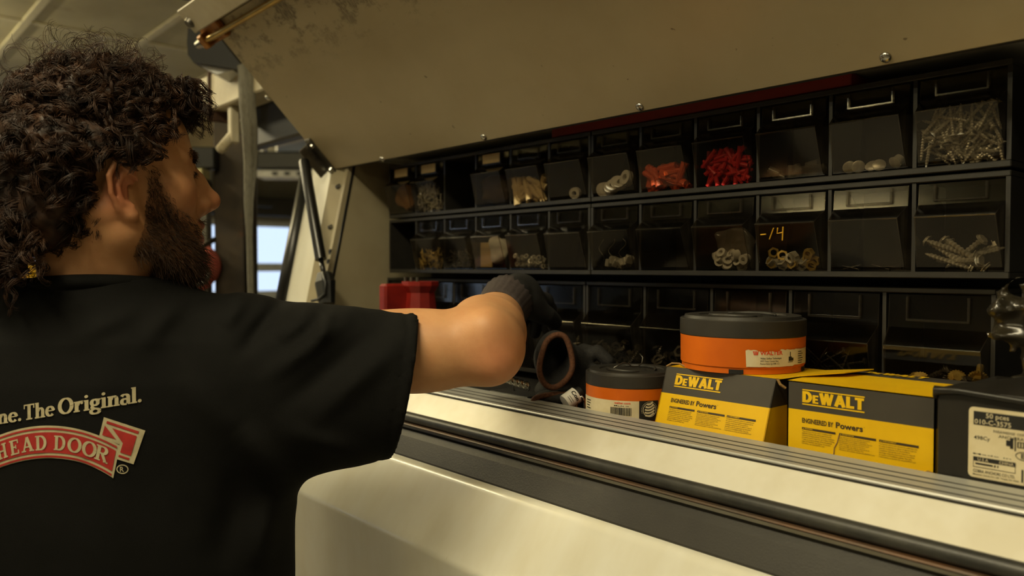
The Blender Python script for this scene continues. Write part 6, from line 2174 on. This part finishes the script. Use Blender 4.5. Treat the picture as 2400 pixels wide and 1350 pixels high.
def curl_paths(roots, normals, length, rad, turns, npts, per, spread, droop, push):
    """locks of hair: each a helix leaving along the normal, sagging and bending away at random"""
    n = len(roots)
    t = np.linspace(0, 1, npts)[None, :, None]
    tang = NR.normal(size=(n, 3))
    tang -= normals * (tang * normals).sum(1, keepdims=True)
    tang /= np.linalg.norm(tang, axis=1, keepdims=True)
    L = length[:, None, None]
    cen = roots[:, None] + normals[:, None] * (L * push * (1 - (1 - t) ** 1.6)) + tang[:, None] * (L * 0.45 * t ** 1.5) + np.array([0, 0, -1.0]) * (L * droop[:, None, None] * t ** 2)
    ax = normals[:, None] * (1 - t) + tang[:, None] * t
    ax /= np.linalg.norm(ax, axis=2, keepdims=True)
    ref = np.cross(ax, NR.normal(size=(n, 1, 3)))
    ref /= np.linalg.norm(ref, axis=2, keepdims=True)
    bi = np.cross(ax, ref)
    ph0 = NR.rand(n)[:, None, None] * 6.28
    out = []
    for k in range(per):
        ph = ph0 + turns[:, None, None] * 6.28 * t + (NR.rand(n)[:, None, None] - 0.5) * 0.9
        r = rad[:, None, None] * (0.25 + 0.75 * np.sin(np.pi * np.clip(t * 0.75 + 0.12, 0, 1))) * (1 + 0.25 * NR.normal(size=(n, 1, 1)))
        jit = NR.normal(size=(n, 1, 3)) * spread * (0.4 + t)
        out.append(cen + (ref * np.cos(ph) + bi * np.sin(ph)) * r + jit)
    return np.concatenate(out)


dirs = NR.normal(size=(5200, 3))
dirs /= np.linalg.norm(dirs, axis=1, keepdims=True)
roots = SC_C + dirs * SC_R
az = np.arctan2(roots[:, 1], roots[:, 0])
keep = (roots[:, 2] > hairline(az)) & ~((roots[:, 1] > 0.02) & (roots[:, 0] > 0.02) & (roots[:, 2] < 0.09))
keep &= ~((np.abs(np.degrees(az)) > 80) & (np.abs(np.degrees(az)) < 112) & (roots[:, 2] < 0.042))
roots, dirs = roots[keep][:1150], dirs[keep][:1150]
nr = dirs / SC_R
nr /= np.linalg.norm(nr, axis=1, keepdims=True)
azr = np.degrees(np.abs(np.arctan2(roots[:, 1], roots[:, 0])))
vol = np.interp(azr, [0, 40, 75, 100, 180], [1.0, 1.0, 0.55, 0.8, 1.12]) * np.interp(roots[:, 2], [-0.03, 0.05, 0.10, 0.15], [0.85, 1.0, 0.95, 0.85]) * np.interp(roots[:, 0], [-0.05, 0.03, 0.09], [1.0, 0.95, 0.95])
vol = vol * np.where(roots[:, 2] > 0.07, np.interp(roots[:, 0], [-0.09, -0.04, 0.0, 0.04, 0.08], [0.38, 0.45, 0.55, 0.75, 1.0]), 1.0)
roots_c = roots + nr * 0.005
P1 = curl_paths(roots_c, nr, (0.030 + 0.020 * NR.rand(len(roots))) * vol, 0.0060 + 0.0045 * NR.rand(len(roots)), 0.9 + 0.9 * NR.rand(len(roots)), 14, 12, 0.0009, 0.20 + 0.35 * NR.rand(len(roots)), 0.60)
# fringe thrown forward over the forehead, and nape locks
nf = 190
fr = np.stack([0.055 + 0.036 * NR.rand(nf), (NR.rand(nf) - 0.5) * 0.115, 0.106 + 0.030 * NR.rand(nf)], 1)
fd = np.stack([0.85 + 0.2 * NR.rand(nf), (NR.rand(nf) - 0.5) * 0.6, 0.25 * NR.rand(nf) - 0.05], 1)
fd /= np.linalg.norm(fd, axis=1, keepdims=True)
P2 = curl_paths(fr, fd, 0.018 + 0.014 * NR.rand(nf), 0.006 + 0.004 * NR.rand(nf), 1.0 + 0.8 * NR.rand(nf), 14, 10, 0.0009, 0.55 + 0.5 * NR.rand(nf), 0.75)
nn_ = 260
na = np.radians(122 + 116 * NR.rand(nn_))
nz_ = -0.080 + 0.075 * NR.rand(nn_)
np_ = np.stack([-0.050 + 0.066 * np.cos(na), 0.064 * np.sin(na), nz_], 1)
nd = np.stack([np.cos(na), np.sin(na), -0.2 + 0.2 * NR.rand(nn_)], 1)
nd /= np.linalg.norm(nd, axis=1, keepdims=True)
P3 = curl_paths(np_, nd, 0.022 + 0.020 * NR.rand(nn_), 0.0055 + 0.004 * NR.rand(nn_), 1.0 + 0.8 * NR.rand(nn_), 14, 10, 0.0009, 0.3 + 0.4 * NR.rand(nn_), 0.65)
# loose wisps standing off the crown
nw = 90
wd = NR.normal(size=(nw, 3)) + np.array([0.1, -0.4, 1.5])
wd /= np.linalg.norm(wd, axis=1, keepdims=True)
wd = wd[(wd[:, 2] > 0.55) & (wd[:, 0] < 0.5)]
nw = len(wd)
P4 = curl_paths(SC_C + wd * SC_R * 1.08, wd, 0.026 + 0.022 * NR.rand(nw), 0.008 + 0.006 * NR.rand(nw), 0.8 + 0.8 * NR.rand(nw), 14, 5, 0.0016, 0.15 * NR.rand(nw), 0.85)
Vh, Fh = [rfu_world(Vc)], [Fc]
off = len(Vc)
for Pk, rad in ((P1, 0.00055), (P2, 0.00050), (P3, 0.00052), (P4, 0.00038)):
    v, f = strands(from_head(Pk), rad * (0.7 + 0.6 * NR.rand(len(Pk))))
    Vh.append(rfu_world(v))
    Fh.append(f + off)
    off += len(v)
mesh_obj('hair', np.concatenate(Vh), np.concatenate(Fh), M['hair'], person, True, fix=False)

# ---- beard, moustache and brows: short strands rooted on the skin
nrm = np.zeros((len(Vb), 3))
fn_ = np.cross(Vb[Fb[:, 1]] - Vb[Fb[:, 0]], Vb[Fb[:, 3]] - Vb[Fb[:, 0]])
for k in range(4):
    np.add.at(nrm, Fb[:, k], fn_)
nrm /= np.maximum(np.linalg.norm(nrm, axis=1, keepdims=True), 1e-12)
# make sure the normals point outwards (away from the head axis)
if ((nrm[head] * (Vb[head] - HO)).sum(1)).mean() < 0:
    nrm = -nrm


def tufts(idx, length, dirv, curl, npts=6, jitter=0.5):
    r = Vb[idx] + NR.normal(size=(len(idx), 3)) * 0.0012
    d0 = nrm[idx] * 0.75 + np.array(dirv) + NR.normal(size=(len(idx), 3)) * jitter * 0.5
    d0 /= np.linalg.norm(d0, axis=1, keepdims=True)
    side = np.cross(d0, NR.normal(size=d0.shape))
    side /= np.linalg.norm(side, axis=1, keepdims=True)
    t = np.linspace(0, 1, npts)[None, :, None]
    L = (length * (0.6 + 0.7 * NR.rand(len(idx))))[:, None, None]
    return r[:, None] + d0[:, None] * L * t + side[:, None] * (curl * np.sin(t * 5.0 + NR.rand(len(idx))[:, None, None] * 6)) + np.array([0, 0, -1.0]) * L * 0.25 * t ** 2


bi_ = np.where(beard_mask)[0]
dens = np.interp(hz[bi_], [-0.10, -0.03, 0.0, 0.03], [1.0, 1.0, 0.7, 0.8])
dens = dens * np.clip((jaw_line[bi_] - hz[bi_]) / 0.022 + 0.12, 0, 1)
pick = bi_[NR.rand(len(bi_)) < dens]
pick = NR.choice(pick, 5200)
lenb = np.interp(hz[pick], [-0.10, -0.06, -0.02, 0.03], [0.017, 0.014, 0.009, 0.009])
Pb = tufts(pick, lenb, from_head(np.array([[0.25, 0, -0.45]]))[0] - HO, 0.0014)
v, f = strands(Pb, 0.00030 * (0.7 + 0.6 * NR.rand(len(Pb))))
mesh_obj('beard', rfu_world(v), f, M['beard'], person, True, fix=False)
for sg in (-1, 1):
    bw = np.where((hx > 0.06) & (np.abs(hz - 0.0485 - 0.05 * (np.abs(hy) - 0.03)) < 0.0045) & (hy * sg > 0.008) & (hy * sg < 0.050))[0]
    bw = NR.choice(bw, 420)
    Pb = tufts(bw, np.full(len(bw), 0.007), from_head(np.array([[-0.5, 0.9 * sg, 0.1]]))[0] - HO, 0.0006, 5, 0.35)
    v, f = strands(Pb, 0.00034 * np.ones(len(Pb)))
    mesh_obj('eyebrow', rfu_world(v), f, M['beard'], person, True, fix=False)
    lw_ = np.where((hx > 0.083) & (np.abs(hz - 0.0262) < 0.0022) & (hy * sg > 0.024) & (hy * sg < 0.043))[0]
    if len(lw_) and sg < 0:
        lw_ = NR.choice(lw_, 40)
        Pb = tufts(lw_, np.full(len(lw_), 0.0045), from_head(np.array([[0.8, 0, -0.2]]))[0] - HO, 0.0004, 4, 0.2)
        v, f = strands(Pb, 0.0003 * np.ones(len(Pb)))
        mesh_obj('eyelash', rfu_world(v), f, M['hair'], person, True, fix=False)

# ------------------------------------------------------------------ lift everything from camera-level heights to the floor at z = 0
for o in SC.objects:
    if o.parent is None:
        o.location.z += CAM_H
